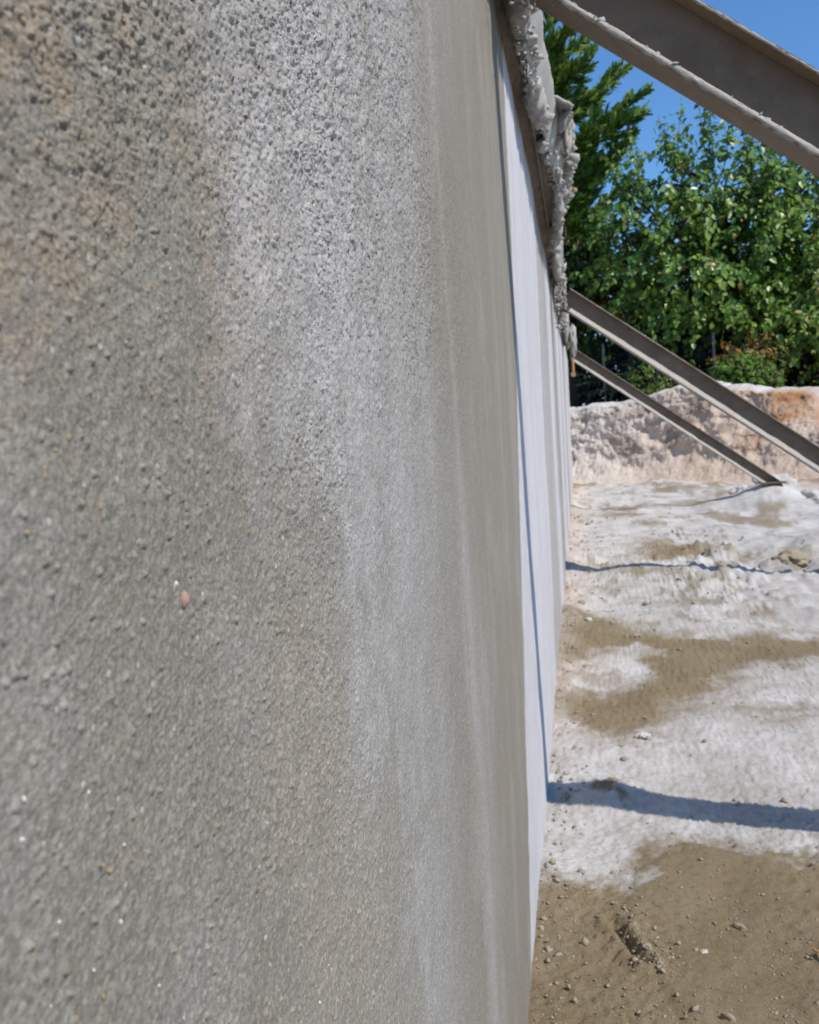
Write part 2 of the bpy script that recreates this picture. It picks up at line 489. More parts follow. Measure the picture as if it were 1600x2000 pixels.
for hx, hy, hw_, hd, hh in ((1215, 1118, 0.28, 0.22, 0.055), (1480, 1120, 0.5, 0.3, 0.05), (1330, 1075, 0.30, 0.25, 0.06), (1300, 990, 0.6, 0.5, 0.07)):
    q = on_ground(hx, hy); H += hh * np.exp(-(((X - q.x) / hw_) ** 2 + ((Y - q.y) / hd) ** 2))
H += 0.30 * np.exp(-(((X - 2.65) / 0.45) ** 2 + ((Y - 12.3) / 0.6) ** 2))
rq = sstep(0.7, 1.1, X) * sstep(5.2, 5.8, Y) * (1 - sstep(8.0, 9.5, Y))
H += rq * (0.10 * np.maximum(0, fbm(X * 4, Y * 3, 3, 98)) + 0.05 * np.maximum(0, fbm(X * 11, Y * 9, 3, 99)) + 0.035 * np.maximum(0, fbm(X * 26, Y * 22, 3, 100)))
furrow([(1110, 1104), (1175, 1103), (1270, 1101), (1380, 1082)], 0.07, 0.05, 0.05)
furrow([(1115, 988), (1210, 982), (1260, 984)], 0.10, 0.05, 0.04)
H += 0.05 * np.exp(-((X - 0.02) / 0.10) ** 2) * sstep(3.2, 4.0, Y) * (0.5 + 0.5 * fbm(X * 4, Y * 3, 3, 52))
plate = 1.5 + 0.15 * fbm(X * 0.15, Y * 0.15, 3, 60)
wallside = (X < 0.0) & (Y < 18.6)
rise = np.where(wallside, sstep(0.06, 0.22, sd_pit), sstep(0.75, 1.4, sd_pit))
H = H * (1 - rise) + plate * rise
me = np_mesh('ground', np.stack([X, Y, H], -1).reshape(-1, 3), grid_quads(len(xl), len(yl)),
             attrs={'litter': sstep(2.2, 3.6, sd_pit + 0.5 * fbm(X * 2, Y * 2, 3, 61)), 'wet': wet * (1 - rise), 'pink': np.clip(pinkm + rise * 0.6, 0, 1)})
ground = link('ground', me, m_ground)
tag(ground, kind='structure')

def ground_z(x, y):
    i = min(max(int(np.searchsorted(xl, x)), 1), len(xl) - 1); j = min(max(int(np.searchsorted(yl, y)), 1), len(yl) - 1)
    return float(H[i, j])

# ------------------------------------------------------------------ cut earth bank
P = np.array(foot)
seg = np.hypot(*(P[1:] - P[:-1]).T); cum = np.concatenate([[0], np.cumsum(seg)])
P = np.concatenate([[(-2.5, 19.0)], P]); seg = np.hypot(*(P[1:] - P[:-1]).T); cum = np.concatenate([[0], np.cumsum(seg)])
ss = np.concatenate([np.arange(0, 9.5, 0.019), np.arange(9.5, cum[-1], 0.25)])
bx = np.interp(ss, cum, P[:, 0]); by = np.interp(ss, cum, P[:, 1])
k = 9
ker = np.hanning(61); ker /= ker.sum()
tx = np.gradient(bx); ty = np.gradient(by)
tx[:480] = np.convolve(np.pad(tx[:480], 30, 'edge'), ker, 'valid'); ty[:480] = np.convolve(np.pad(ty[:480], 30, 'edge'), ker, 'valid')
ln = np.hypot(tx, ty); nx, ny = -ty / ln, tx / ln           # outward (away from the pit)
vv = np.concatenate([np.linspace(0, 1, 75), 1 + np.linspace(0.02, 1, 34) ** 1.4])
SSg, VV = np.meshgrid(ss, vv, indexing='ij')
crest = 1.52 + 0.22 * sstep(3.4, 4.6, ss) - 0.18 * sstep(4.9, 6.0, ss) - 0.28 * sstep(6.0, 7.6, ss) + 0.10 * fbm(ss * 0.8, ss * 0, 3, 71) + 0.05 * fbm(ss * 4.0, ss * 0, 3, 72)
lean = 0.75 + 1.1 * sstep(4.5, 8.0, ss)
t = np.clip(VV, 0, 1)
off = -0.55 + 0.63 * sstep(-0.12, 0.26, t) * 1.0 + lean[:, None] * (t ** 1.25) * 0.62
z = -0.06 + (crest[:, None] + 0.06) * (0.16 * sstep(0, 0.25, t) + 0.84 * t)
back = np.clip(VV - 1, 0, 1)
off = off + back * 3.4
z = z + 0.16 * np.sin(np.clip(back * 6, 0, math.pi / 2)) * (1 - back) - 0.75 * back ** 2
# ragged face
n1 = fbm(SSg * 1.3, z * 1.6, 5, 81); n2 = fbm(SSg * 5, z * 6, 5, 82); n3 = fbm(SSg * 18, z * 18, 3, 83)
face = sstep(0.02, 0.15, VV) * (1 - sstep(1.0, 1.25, VV))
off = off + face * (0.20 * n1 + 0.07 * n2 + 0.028 * n3 + 0.015 * fbm(SSg * 34, z * 30, 3, 87))
crk = 1 - np.abs(fbm(SSg * 1.8 + 0.8 * fbm(SSg * 3, z * 3, 3, 85), z * 1.1, 4, 84)) * 7
crk = np.clip(crk, 0, 1) * sstep(0.0, 0.35, fbm(SSg * 1.2, z * 1.2, 3, 86)) * face
off = off + 0.07 * crk * (1 - sstep(4.0, 6.0, SSg))
z = z + 0.03 * n2 * sstep(0.1, 0.3, VV) + 0.014 * n3 * sstep(0.9, 1.0, VV)
BX = bx[:, None] + nx[:, None] * off; BY = by[:, None] + ny[:, None] * off
orange = sstep(5.3, 6.3, SSg + 0.5 * fbm(SSg * 1.5, z * 2, 3, 93)) * sstep(0.5, 0.7, t) * (1 - sstep(0.96, 1.06, VV)) * (0.6 + 0.8 * fbm(SSg * 2, z * 3, 4, 88))
orange = orange + 0.5 * sstep(4.8, 6.5, SSg) * sstep(0.1, 0.5, fbm(SSg * 1.5, z * 1.5, 4, 89)) * face
dark = 0.45 * crk * (1 - 0.8 * sstep(4.0, 6.0, SSg)) + 0.7 * sstep(0.08, 0.5, fbm(SSg * 2.2, z * 2.6, 5, 90)) * face * (1 - sstep(5.5, 8.5, SSg) * 0.45)
grey = (1 - sstep(2.5, 5.4, SSg)) * 0.7 + 0.9 * sstep(0.98, 1.06, VV)
me = np_mesh('earth_bank', np.stack([BX, BY, z], -1).reshape(-1, 3), grid_quads(len(ss), len(vv)),
             attrs={'orange': np.clip(orange, 0, 1), 'dark': np.clip(dark, 0, 0.9), 'grey': np.clip(grey, 0, 1)})
tag(link('earth_bank', me, m_bank), kind='structure')

# ------------------------------------------------------------------ the plastered wall
HW = 2.52
HC = CAM.z
def wall_rough(y, z):
    r = 0.20 + 0.72 * sstep(-0.10, 0.22, (z - HC) + 0.10 * fbm(y * 5, z * 5, 3, 101)) * (1 - sstep(0.55, 1.7, y))
    r = r + 0.22 * np.exp(-((y - 0.75) / 0.35) ** 2) * sstep(-0.1, 0.2, z - HC)
    r = r + 0.28 * sstep(0.0, 0.45, fbm(y * 7, z * 6, 4, 102)) - 0.22 * sstep(0.0, 0.4, fbm(y * 6 + 9, z * 4, 4, 103))
    return np.clip(r, 0.1, 1.3)

def wall_h(y, z, lvl):
    """relief of the render, metres out of the wall; lvl 0 = big forms only, 1 = all"""
    h = 0.0035 * fbm(y * 1.1, z * 1.3, 3, 111) + 0.0011 * fbm(y * 8, z * 9, 3, 112)
    h = h * sstep(0.0, 0.3, np.abs(y)) + 0.0
    if lvl <= 0: return h
    r = wall_rough(y, z)
    lvl = lvl * (1 - 0.8 * sstep(0.65, 1.75, y))      # the render was floated smoother further along
    h = h + lvl * 0.0013 * r * fbm(y * 110, z * 110, 4, 113)
    h = h + lvl * 0.0010 * (0.45 + 0.55 * r) * fbm(y * 210, z * 190, 2, 125)
    h = h + lvl * 0.0018 * (0.35 + r) * fbm(y * 42, z * 36, 3, 119)
    wy = y + 0.0007 * vnoise(y * 500, z * 500, 120); wz = z + 0.0007 * vnoise(y * 500, z * 500, 121)
    F, q = worley(wy * 560, wz * 560, 114)
    h = h + lvl * 0.00080 * r * np.maximum(0, 1 - (F / 0.55) ** 2) * (0.2 + q)
    F, q = worley(wy * 300, wz * 300, 115)
    h = h + lvl * 0.00150 * (0.18 + 0.82 * r) * np.maximum(0, 1 - (F / 0.50) ** 2) * (q > 0.70) * (0.5 + q * 0.6)
    F, q = worley(wy * 230, wz * 230, 126)
    h = h + lvl * 0.0014 * np.maximum(0, 1 - (F / 0.42) ** 2) * (q > 0.93)
    F, q = worley(wy * 340, wz * 340, 116)
    h = h - lvl * 0.0027 * np.clip(r - 0.34, 0, 1) * np.maximum(0, 1 - (F / 0.46) ** 2) * (q > 0.70)
    F, q = worley(y * 120 + 0.4 * vnoise(y * 300, z * 300, 122), z * 120 + 0.4 * vnoise(y * 300, z * 300, 123), 124)
    h = h - lvl * 0.0030 * np.clip(r - 0.55, 0, 1) * np.maximum(0, 1 - (F / 0.3) ** 2) * (q > 0.62)
    # marks of the float: fine comb lines that sweep through the smoother parts
    th = 0.95 + 0.5 * fbm(y * 2.5, z * 2.5, 2, 117)
    u = np.cos(th) * y - np.sin(th) * z; v = np.sin(th) * y + np.cos(th) * z
    h = h + lvl * 0.00012 * (1.1 - r) * vnoise(u * 420, v * 42, 118)
    return h

def _line(pts):
    p = sorted((on_wall(*q) for q in pts), key=lambda v: v.z)
    return np.array([v.z for v in p]), np.array([v.y for v in p])
DRY_L = _line([(300, -60), (370, 250), (430, 500), (540, 900), (675, 1250), (735, 1600), (790, 2080)])
DRY_R = _line([(850, -60), (810, 500), (860, 1000), (885, 1400), (900, 2080)])
DRY_E = _line([(981, 0), (984, 130), (992, 300), (1004, 600), (1012, 900), (1020, 1200), (1028, 1500), (1036, 1740), (1038, 1900)])
def wall_tones(y, z):
    """dry / brown / taupe: how far the render has dried and where it is stained"""
    zz = z - HC
    fine = fbm(y * 40, z * 34, 4, 132)
    mid = fbm(y * 9, z * 6, 4, 133)
    streak = fbm(y * 11, z * 0.8, 4, 136)
    yl = np.interp(z, *DRY_L); yr = np.interp(z, *DRY_R)
    q = y * (1 + 0.16 * mid + 0.07 * fine)
    up = sstep(-0.35, 0.02, zz)
    band = sstep(yl * 0.78, yl * 1.36, q) * (1 - sstep(yr * 0.66, yr * 1.28, q))
    dry = band * (0.20 + 0.14 * up) * (0.92 + 0.45 * streak + 0.45 * fine)
    dry += 0.10 * np.exp(-((q / (yl * 1.15) - 1) / 0.12) ** 2) * (1 - up) * (0.8 + fine)          # thin drift running down
    dry += 0.11 * np.exp(-((y - 1.22 - 0.14 * fbm(z * 2.2, y * 0.3, 3, 135)) / 0.10) ** 2) * (1 - sstep(-0.35, 0.15, zz))
    dry += 0.10 * sstep(0.0, 0.5, streak) * sstep(0.8, 1.2, y)
    dry += 0.07 * sstep(0.05, 0.45, mid)
    dry = np.clip(dry, 0, 0.6)
    brown = (1 - sstep(0.33, 0.47, y * (1 + 0.25 * mid))) * sstep(-0.01, 0.09, zz + 0.06 * mid) * (0.42 + 0.6 * mid + 0.6 * fine)
    brown += 0.28 * np.exp(-(((y - 0.43) / 0.08) ** 2 + ((zz - 0.10) / 0.09) ** 2)) * (0.8 + fine + mid)
    brown += (0.16 + 0.34 * sstep(-0.05, 0.12, zz)) * sstep(0.05, 0.5, fbm(y * 60, z * 55, 4, 142) + 0.5 * mid) * (1 - sstep(0.5, 0.9, y))
    brown += 0.38 * np.exp(-((y - 1.10 - 0.10 * zz) / 0.14) ** 2) * sstep(-0.1, 0.4, zz + 0.3 * mid) * (0.8 + 0.8 * streak)
    brown += 0.30 * sstep(1.3, 1.8, y) * sstep(0.0, 0.5, fbm(y * 8 + 4, z * 0.7, 4, 144))
    taupe = (1 - sstep(0.85, 1.12, q / yl)) * sstep(0.36, 0.47, q) * (1 - sstep(-0.16, -0.02, zz)) * (0.85 + 0.4 * mid)
    taupe += 0.55 * sstep(0.80, 1.5, q) * (0.75 + 0.6 * streak)
    e = np.interp(z, *DRY_E) + 0.5 * 0.06 * fbm(z * 1.2, y * 0.2, 3, 137) + 0.015 * fbm(z * 30, y * 9, 3, 147)
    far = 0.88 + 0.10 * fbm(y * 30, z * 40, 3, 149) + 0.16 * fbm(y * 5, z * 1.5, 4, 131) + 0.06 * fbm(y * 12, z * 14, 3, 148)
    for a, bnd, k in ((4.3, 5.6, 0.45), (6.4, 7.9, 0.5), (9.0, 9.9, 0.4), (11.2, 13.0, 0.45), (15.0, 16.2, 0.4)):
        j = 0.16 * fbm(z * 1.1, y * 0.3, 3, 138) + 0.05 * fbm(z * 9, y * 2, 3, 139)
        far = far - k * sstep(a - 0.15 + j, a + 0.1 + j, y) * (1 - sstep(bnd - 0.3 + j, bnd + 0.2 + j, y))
    f = sstep(e - 0.03, e + 0.03, y)
    return np.clip(dry * (1 - f) + far * f, 0, 1), np.clip(brown, 0, 0.9), np.clip(taupe, 0, 1)

VA, QA, D = [], [], []
def wall_patch(y0, y1, z0, z1, dy0, dy1, dz, lvl):
    global VA
    back = 0.0
    if lvl <= 0 and y1 < 2:           # coarse surroundings tuck in behind the detailed patches
        y0 -= 0.006; y1 += 0.006; z0 -= 0.006; z1 += 0.006; back = 0.0025
    n = max(2, int(round(math.log(dy1 / dy0) / math.log(1 + (dy1 - dy0) / (y1 - y0)))) if abs(dy1 - dy0) > 1e-9 else int((y1 - y0) / dy0))
    if abs(dy1 - dy0) > 1e-9:
        g = np.geomspace(dy0, dy1, n); ys = y0 + np.concatenate([[0], np.cumsum(g)]) * (y1 - y0) / g.sum()
    else:
        ys = np.linspace(y0, y1, n + 1)
    zs = np.linspace(z0, z1, max(2, int((z1 - z0) / dz) + 1))
    Yg, Zg = np.meshgrid(ys, zs, indexing='ij')
    h = wall_h(Yg, Zg, lvl)
    off = sum(len(v) for v in VA)
    VA.append(np.stack([h - back, Yg, Zg], -1).reshape(-1, 3))
    QA.append(grid_quads(len(ys), len(zs), off))
    D.append(np.stack([t_.ravel() for t_ in wall_tones(Yg, Zg) + (wall_rough(Yg, Zg),)]))
ZB = -0.12
wall_patch(0.195, 0.343, HC - 0.275, HC + 0.195, 0.0005, 0.0006, 0.0005, 1.0)
wall_patch(0.34, 0.604, HC - 0.46, HC + 0.32, 0.0008, 0.0012, 0.0008, 1.0)
wall_patch(0.60, 1.458, HC - 1.06, HC + 0.76, 0.0012, 0.0036, 0.0015, 1.0)
wall_patch(1.45, 1.92, ZB, HC + 0.98, 0.0036, 0.0060, 0.0030, 1.0)
wall_patch(1.90, 18.9, ZB, HW, 0.006, 0.09, 0.011, 0.0)
wall_patch(-6.0, 0.195, ZB, HW, 0.08, 0.02, 0.05, 0.0)
wall_patch(0.195, 0.34, ZB, HC - 0.27, 0.01, 0.0101, 0.01, 0.0)
wall_patch(0.195, 0.34, HC + 0.19, HW, 0.01, 0.0101, 0.01, 0.0)
wall_patch(0.34, 0.60, ZB, HC - 0.43, 0.01, 0.0101, 0.01, 0.0)
wall_patch(0.34, 0.60, HC + 0.31, HW, 0.01, 0.0101, 0.01, 0.0)
wall_patch(0.60, 1.45, ZB, HC - 1.05, 0.01, 0.0101, 0.01, 0.0)
wall_patch(0.60, 1.45, HC + 0.75, HW, 0.01, 0.0101, 0.01, 0.0)
wall_patch(1.45, 1.90, HC + 0.98, HW, 0.01, 0.0101, 0.01, 0.0)
wall = empty('plastered_wall', (0, 6, 0))
tag(wall, 'long rough grey plastered retaining wall running away on the left, pale and dry further on', 'wall')
me = np_mesh('plaster_face', np.concatenate(VA), np.concatenate(QA), attrs=dict(zip(('dry', 'brown', 'taupe', 'rough'), np.concatenate(D, 1))))
del VA, QA, D
pf = link('plaster_face', me, m_plaster, wall)
bm = bmesh.new()
bmesh.ops.create_cube(bm, size=1, matrix=Matrix.Translation((-0.17, 6.45, 1.18)) @ Matrix.Diagonal((0.30, 24.9, 2.66, 1)))
link('wall_core', bm_mesh('wall_core', bm), m_mortar, wall)

# coarse grains and chips that sit in the near plaster
def chip(px, py, r_px, mat, name='grain', flat=0.75):
    p = on_wall(px, py)
    dist = (p - CAM).length
    r = r_px / F_PX * dist * (1.0 if name == 'stone_chip' else 0.62)
    yy = np.array([p.y]); zz = np.array([p.z])
    x0 = float(wall_h(yy, zz, 1.0)[0])
    v, f = lump_array([(0, 0, 0)], [1.0], 2, int(px * 7 + py), (flat, 1, 1), 0.16)
    o = link(name, np_mesh(name, v * r, tris=f), mat, wall)
    o.location = Vector((x0 + r * 0.1, p.y, p.z)) - wall.location
    return o
c = chip(355, 1172, 15, m_stone_red, 'stone_chip', 0.6); c['label'] = 'small brick red chip bedded in the grey plaster'
chip(340, 1140, 8, m_stone_white)
for px, py, r in ((38, 1560, 8), (35, 1640, 8), (168, 1548, 7), (240, 1650, 6), (228, 1800, 6), (303, 1925, 6), (175, 1895, 6), (92, 1965, 5), (355, 1988, 5), (242, 1782, 5),
                  (330, 525, 5), (646, 812, 4), (665, 1545, 3), (580, 1595, 3), (622, 1958, 4), (640, 1885, 3), (105, 1800, 5), (395, 1160, 4), (760, 930, 3), (545, 1275, 3)):
    chip(px, py, r, m_stone_white)
for px, py, r in ((210, 1700, 10), (188, 1690, 7), (140, 1990, 9), (195, 1945, 7), (60, 1778, 6), (100, 1662, 7), (456, 1078, 8), (515, 1072, 9), (225, 1375, 8), (190, 990, 9), (82, 930, 10), (45, 1040, 9),
                  (265, 440, 7), (400, 365, 6), (290, 770, 7), (130, 855, 10), (105, 880, 8), (160, 830, 8), (40, 805, 9), (95, 650, 8), (62, 280, 10), (45, 40, 12), (195, 195, 8), (230, 345, 7), (245, 40, 7), (28, 330, 9)):
    chip(px, py, r, m_stone_ochre)

# ------------------------------------------------------------------ steel: waler along the wall top and three raking struts
def bar(a, b, u, w, h, v=None, bevel=0.0015):
    """box from a to b (axis), width w along u, height h along axis x u"""
    a = Vector(a); b = Vector(b); ax = (b - a).normalized(); u = Vector(u).normalized(); vv_ = ax.cross(u).normalized()
    bm = bmesh.new()
    L = (b - a).length
    Mx = Matrix((ax, u, vv_)).transposed().to_4x4(); Mx.translation = (a + b) / 2
    bmesh.ops.create_cube(bm, size=1, matrix=Mx @ Matrix.Diagonal((L, w, h, 1)))
    if bevel: bmesh.ops.bevel(bm, geom=bm.edges[:], offset=bevel, segments=2, affect='EDGES')
    return bm

ALPHA = math.atan(0.75)
sv = Vector((math.cos(ALPHA), 0, -math.sin(ALPHA))); nv = Vector((math.sin(ALPHA), 0, math.cos(ALPHA))); wv = Vector((0, 1, 0))
SH, TF, TWB = 0.152, 0.010, 0.007
XCUT = 0.106
def waler_x(y): return 0.060 + 0.055 * np.exp(-((np.asarray(y) - 4.4) / 1.0) ** 2)

def crumbs_on_line(p_of_t, n, size, spread, seed, tmin=0, tmax=1, sub=1, flat=(1, 1, 1)):
    r = np.random.default_rng(seed)
    cs, sz = [], []
    clump = r.uniform(tmin, tmax, max(3, n // 14))
    for i in range(n):
        tt = r.choice(clump) + r.normal(0, 0.006) if r.random() < 0.55 else r.uniform(tmin, tmax)
        tt = min(max(tt, tmin), tmax)
        p = p_of_t(tt)
        cs.append(np.array(p) + r.normal(0, 1, 3) * spread)
        sz.append(size * math.exp(r.normal(0, 0.45)))
    return lump_array(cs, sz, sub, seed, flat, 0.48)

def strut(y, zb, label, seed, crust, SW=0.088, zfoot=-0.12):
    p0 = Vector((0.115, y, zb)) - sv * 0.075            # lower corner of the upper end, let into the mortar
    L = (zb - zfoot) / math.sin(ALPHA) + 0.075
    ft = p0 + sv * (L - 0.05)
    root = empty('raking_strut', (ft.x, ft.y, 0))
    tag(root, label, 'steel strut', 'raking steel struts leaning on the wall')
    def part(name, v0, v1, wdt):
        a = p0 + nv * ((v0 + v1) / 2); bpt = a + sv * L
        bm = bar(a, bpt, wv, wdt, v1 - v0)
        bmesh.ops.bisect_plane(bm, geom=bm.verts[:] + bm.edges[:] + bm.faces[:], plane_co=(XCUT, 0, 0), plane_no=(1, 0, 0), clear_inner=True)
        bmesh.ops.holes_fill(bm, edges=[e for e in bm.edges if e.is_boundary])
        link(name, bm_mesh(name, bm), m_steel if name == 'web' else m_flange, root)
    part('bottom_flange', 0, TF, SW)
    part('web', TF, SH - TF, TWB)
    part('top_flange', SH - TF, SH, SW)
    # end plate against the waler
    link('end_plate', bm_mesh('end_plate', bar((XCUT - 0.008, y, zb + 0.004), (XCUT - 0.008, y, zb + 0.215), wv, SW + 0.03, 0.010)), m_steel, root)
    # rebound mortar lying in the lower flange as a fillet against the web
    tt = np.arange(0.10 if y < 3 else 0.085, L, 0.008 if y < 3 else 0.03)
    hgt = 0.014 if y < 3 else 0.030
    prof = np.array([(-SW / 2 + 0.001, TF - 0.001), (-SW / 2 + 0.003, TF + 0.004), (-SW * 0.36, TF + 0.009), (-SW * 0.20, TF + hgt * 0.5), (-TWB / 2 - 0.003, TF + hgt), (-TWB / 2 + 0.001, TF + hgt + 0.002)])
    TT, K = np.meshgrid(tt, np.arange(6), indexing='ij')
    vv_ = TF + (prof[None, :, 1] - TF) * (1 + 0.35 * fbm(TT * 6, K * 0.2, 4, seed + 200)) + 0.0012 * fbm(TT * 70, K * 1.0, 3, seed + 201)
    Pm = np.array(p0[:])[None, None] + TT[..., None] * np.array(sv[:]) + vv_[..., None] * np.array(nv[:]) + (prof[None, :, 0] + 0 * TT)[..., None] * np.array(wv[:])
    link('mortar_fillet', np_mesh('mortar_fillet', Pm.reshape(-1, 3), grid_quads(len(tt), 6)), m_fillet, root)
    b0 = Vector((ft.x, ft.y, ground_z(ft.x, ft.y) + 0.004))
    link('foot_plate', bm_mesh('foot_plate', bar(b0 - Vector((0.16, 0, 0)), b0 + Vector((0.16, 0, 0)), wv, 0.20, 0.016)), m_steel, root)
    # mortar crumbs lodged along the near edge of the lower flange, thin film on the upper
    # ragged film of mortar along both near edges
    for name, vv0, rad in (('mortar_film', TF * 0.5, 0.0062 if y < 3 else 0.0075), ('mortar_film', SH - TF * 0.5, 0.0042)):
        tt = np.arange((0.085 if vv0 < 0.05 else 0.0), L, 0.006 if y < 3 else 0.03); th = np.linspace(0, 2 * math.pi, 13)
        TT, TH = np.meshgrid(tt, th, indexing='ij')
        cr = rad * (0.9 + 0.60 * fbm(TT * 75, np.cos(TH) * 1.6 + seed, 4, seed * 7) + 0.32 * fbm(TT * 9, np.sin(TH) * 0.8, 3, seed * 7 + 1))
        aa = cr * np.cos(TH) * 0.75; bb = cr * np.sin(TH) * (1.1 if vv0 < 0.05 else 0.9) + vv0 + (0.002 if vv0 < 0.05 else 0)
        Pm = np.array(p0[:])[None, None] + TT[..., None] * np.array(sv[:]) + bb[..., None] * np.array(nv[:]) - (SW / 2 - 0.002 + aa)[..., None] * np.array(wv[:])
        link(name, np_mesh(name, Pm.reshape(-1, 3), grid_quads(len(tt), len(th))), m_mortar, root)
    if crust:
        n, size = crust
        edge = lambda tt: p0 + sv * (L * tt) + nv * (TF + 0.002) - wv * (SW / 2 - 0.006)
        v, f = crumbs_on_line(edge, n, size, size * 0.55, seed, 0.035, 1, 1, (1.2, 0.8, 0.6))
        o = link('mortar_crust', np_mesh('mortar_crust', v, tris=f), m_mortar, root); o['kind'] = 'stuff'
    return root
strut(2.20, 2.208, 'nearest steel strut, crossing the upper right corner, its lower flange crusted with mortar', 5, (1700, 0.0026), 0.100)
strut(6.80, 2.045, 'middle steel strut, dropping from the wall top in front of the leafy trees', 6, (260, 0.0032))
strut(12.2, 2.052, 'farthest and thinnest steel strut, its foot set against the earth bank', 7, (90, 0.004), 0.088, 0.16)

ZW0, ZW1 = HC + 1.08, HC + 1.225
wal = empty('waler_beam', (0.06, 6, ZW0))
tag(wal, 'horizontal steel beam along the wall top, caked with dripping mortar crumbs', 'steel beam')
def wline(y, x_in, zz): return Vector((float(waler_x(y)) + x_in, y, zz))
Y0, Y1 = -1.0, 12.75
dirw = (wline(Y1, 0, 0) - wline(Y0, 0, 0)).normalized(); perp = Vector((dirw.y, -dirw.x, 0))
for name, xin, zc, wd, hh in (('flange', -0.012, (ZW0 + ZW1) / 2, 0.010, ZW1 - ZW0), ('web', -0.060, (ZW0 + ZW1) / 2, 0.084, 0.007)):
    link(name, bm_mesh(name, bar(wline(Y0, xin, zc), wline(Y1, xin, zc), perp, wd, hh)), m_steel, wal)
# smooth leaning skirt of mortar on the outer side of the beam
ys = np.concatenate([np.arange(1.2, 5.5, 0.012), np.arange(5.5, 12.5, 0.03)])
prof = np.array([(-0.004, 0.0), (0.003, 0.004), (0.012, 0.03), (0.022, 0.058), (0.032, 0.085), (0.040, 0.108), (0.044, 0.122), (0.042, 0.132), (0.034, 0.138), (0.015, 0.140), (-0.02, 0.138), (-0.10, 0.135)])
Yg, K = np.meshgrid(ys, np.arange(len(prof)), indexing='ij')
wob = 0.016 * fbm(Yg * 1.6, K * 0.05, 3, 155) + 0.004 * fbm(Yg * 9, K * 0.25, 3, 156) + 0.0015 * fbm(Yg * 40, K * 0.8, 3, 157)
Xg = waler_x(Yg) + prof[None, :, 0] + wob
Zg = ZW0 + prof[None, :, 1] * (1 + 0.10 * fbm(Yg * 2.1, Yg * 0, 3, 158)) + 0.004 * fbm(Yg * 14, K * 0.3, 3, 159)
me = np_mesh('mortar_skirt', np.stack([Xg, Yg, Zg], -1).reshape(-1, 3), grid_quads(len(ys), len(prof)))
m_skirt = simple_mat('smooth_mortar', (0.32, 0.30, 0.27), (0.44, 0.42, 0.385), 9, 0.9, 0.35, 0.002)
link('mortar_skirt', me, m_skirt, wal)
# mortar packed between beam and wall: sagging ragged soffit
ys = np.concatenate([np.arange(1.2, 5, 0.008), np.arange(5, 12.9, 0.02)]); us = np.linspace(0, 1, 26)
Yg, U = np.meshgrid(ys, us, indexing='ij')
xo = waler_x(Yg) - 0.012
Xg = -0.01 + (xo + 0.01) * U
Zg = ZW0 + 0.022 - 0.030 * (1 - U) ** 2 + 0.012 * fbm(Yg * 9, U * 2, 4, 150) + 0.006 * fbm(Yg * 45, U * 9, 3, 151)
me = np_mesh('mortar_bed', np.stack([Xg, Yg, Zg], -1).reshape(-1, 3), grid_quads(len(ys), len(us)))
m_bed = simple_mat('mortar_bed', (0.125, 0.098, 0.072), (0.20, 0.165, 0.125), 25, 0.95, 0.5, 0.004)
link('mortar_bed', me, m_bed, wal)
# crumb crust on the lower edge of the outer flange: a ragged tube plus hundreds of crumbs
ys = np.concatenate([np.arange(1.4, 5, 0.004), np.arange(5, 12.8, 0.012)]); th = np.linspace(0, 2 * math.pi, 15)
Yg, TH = np.meshgrid(ys, th, indexing='ij')
cov = np.clip(0.60 + 1.6 * fbm(Yg * 3.1, Yg * 0, 4, 160), 0.10, 1.15)
rr = 0.0235 * cov * (1 + 0.70 * fbm(Yg * 60, np.cos(TH) * 2.2 + 5, 4, 161) + 0.4 * fbm(Yg * 17, np.sin(TH) * 1.5, 3, 162))
Xg = waler_x(Yg) - 0.002 + rr * np.cos(TH) * 0.9
Zg = ZW0 + 0.004 + rr * np.sin(TH) * 1.7 + 0.008 * fbm(Yg * 5, Yg * 0, 3, 163)
me = np_mesh('mortar_drip', np.stack([Xg, Yg, Zg], -1).reshape(-1, 3), grid_quads(len(ys), len(th)))
link('mortar_drip', me, m_mortar, wal)
def eline(tt):
    y = 1.5 * (12.7 / 1.5) ** tt
    return wline(y, -0.003, ZW0 + 0.012 + 0.020 * math.sin(y * 7.3) * math.sin(y * 2.9))
v, f = crumbs_on_line(eline, 900, 0.0085, 0.0110, 9, 0, 1, 2)
v2, f2 = crumbs_on_line(lambda tt: wline(1.5 * (12.7 / 1.5) ** tt, -0.004, ZW0 - 0.018), 520, 0.0042, 0.008, 10, 0, 1, 1, (0.7, 0.7, 1.9))
o = link('mortar_crust', np_mesh('mortar_crust', np.concatenate([v, v2]), tris=np.concatenate([f, f2 + len(v)])), m_mortar, wal); o['kind'] = 'stuff'

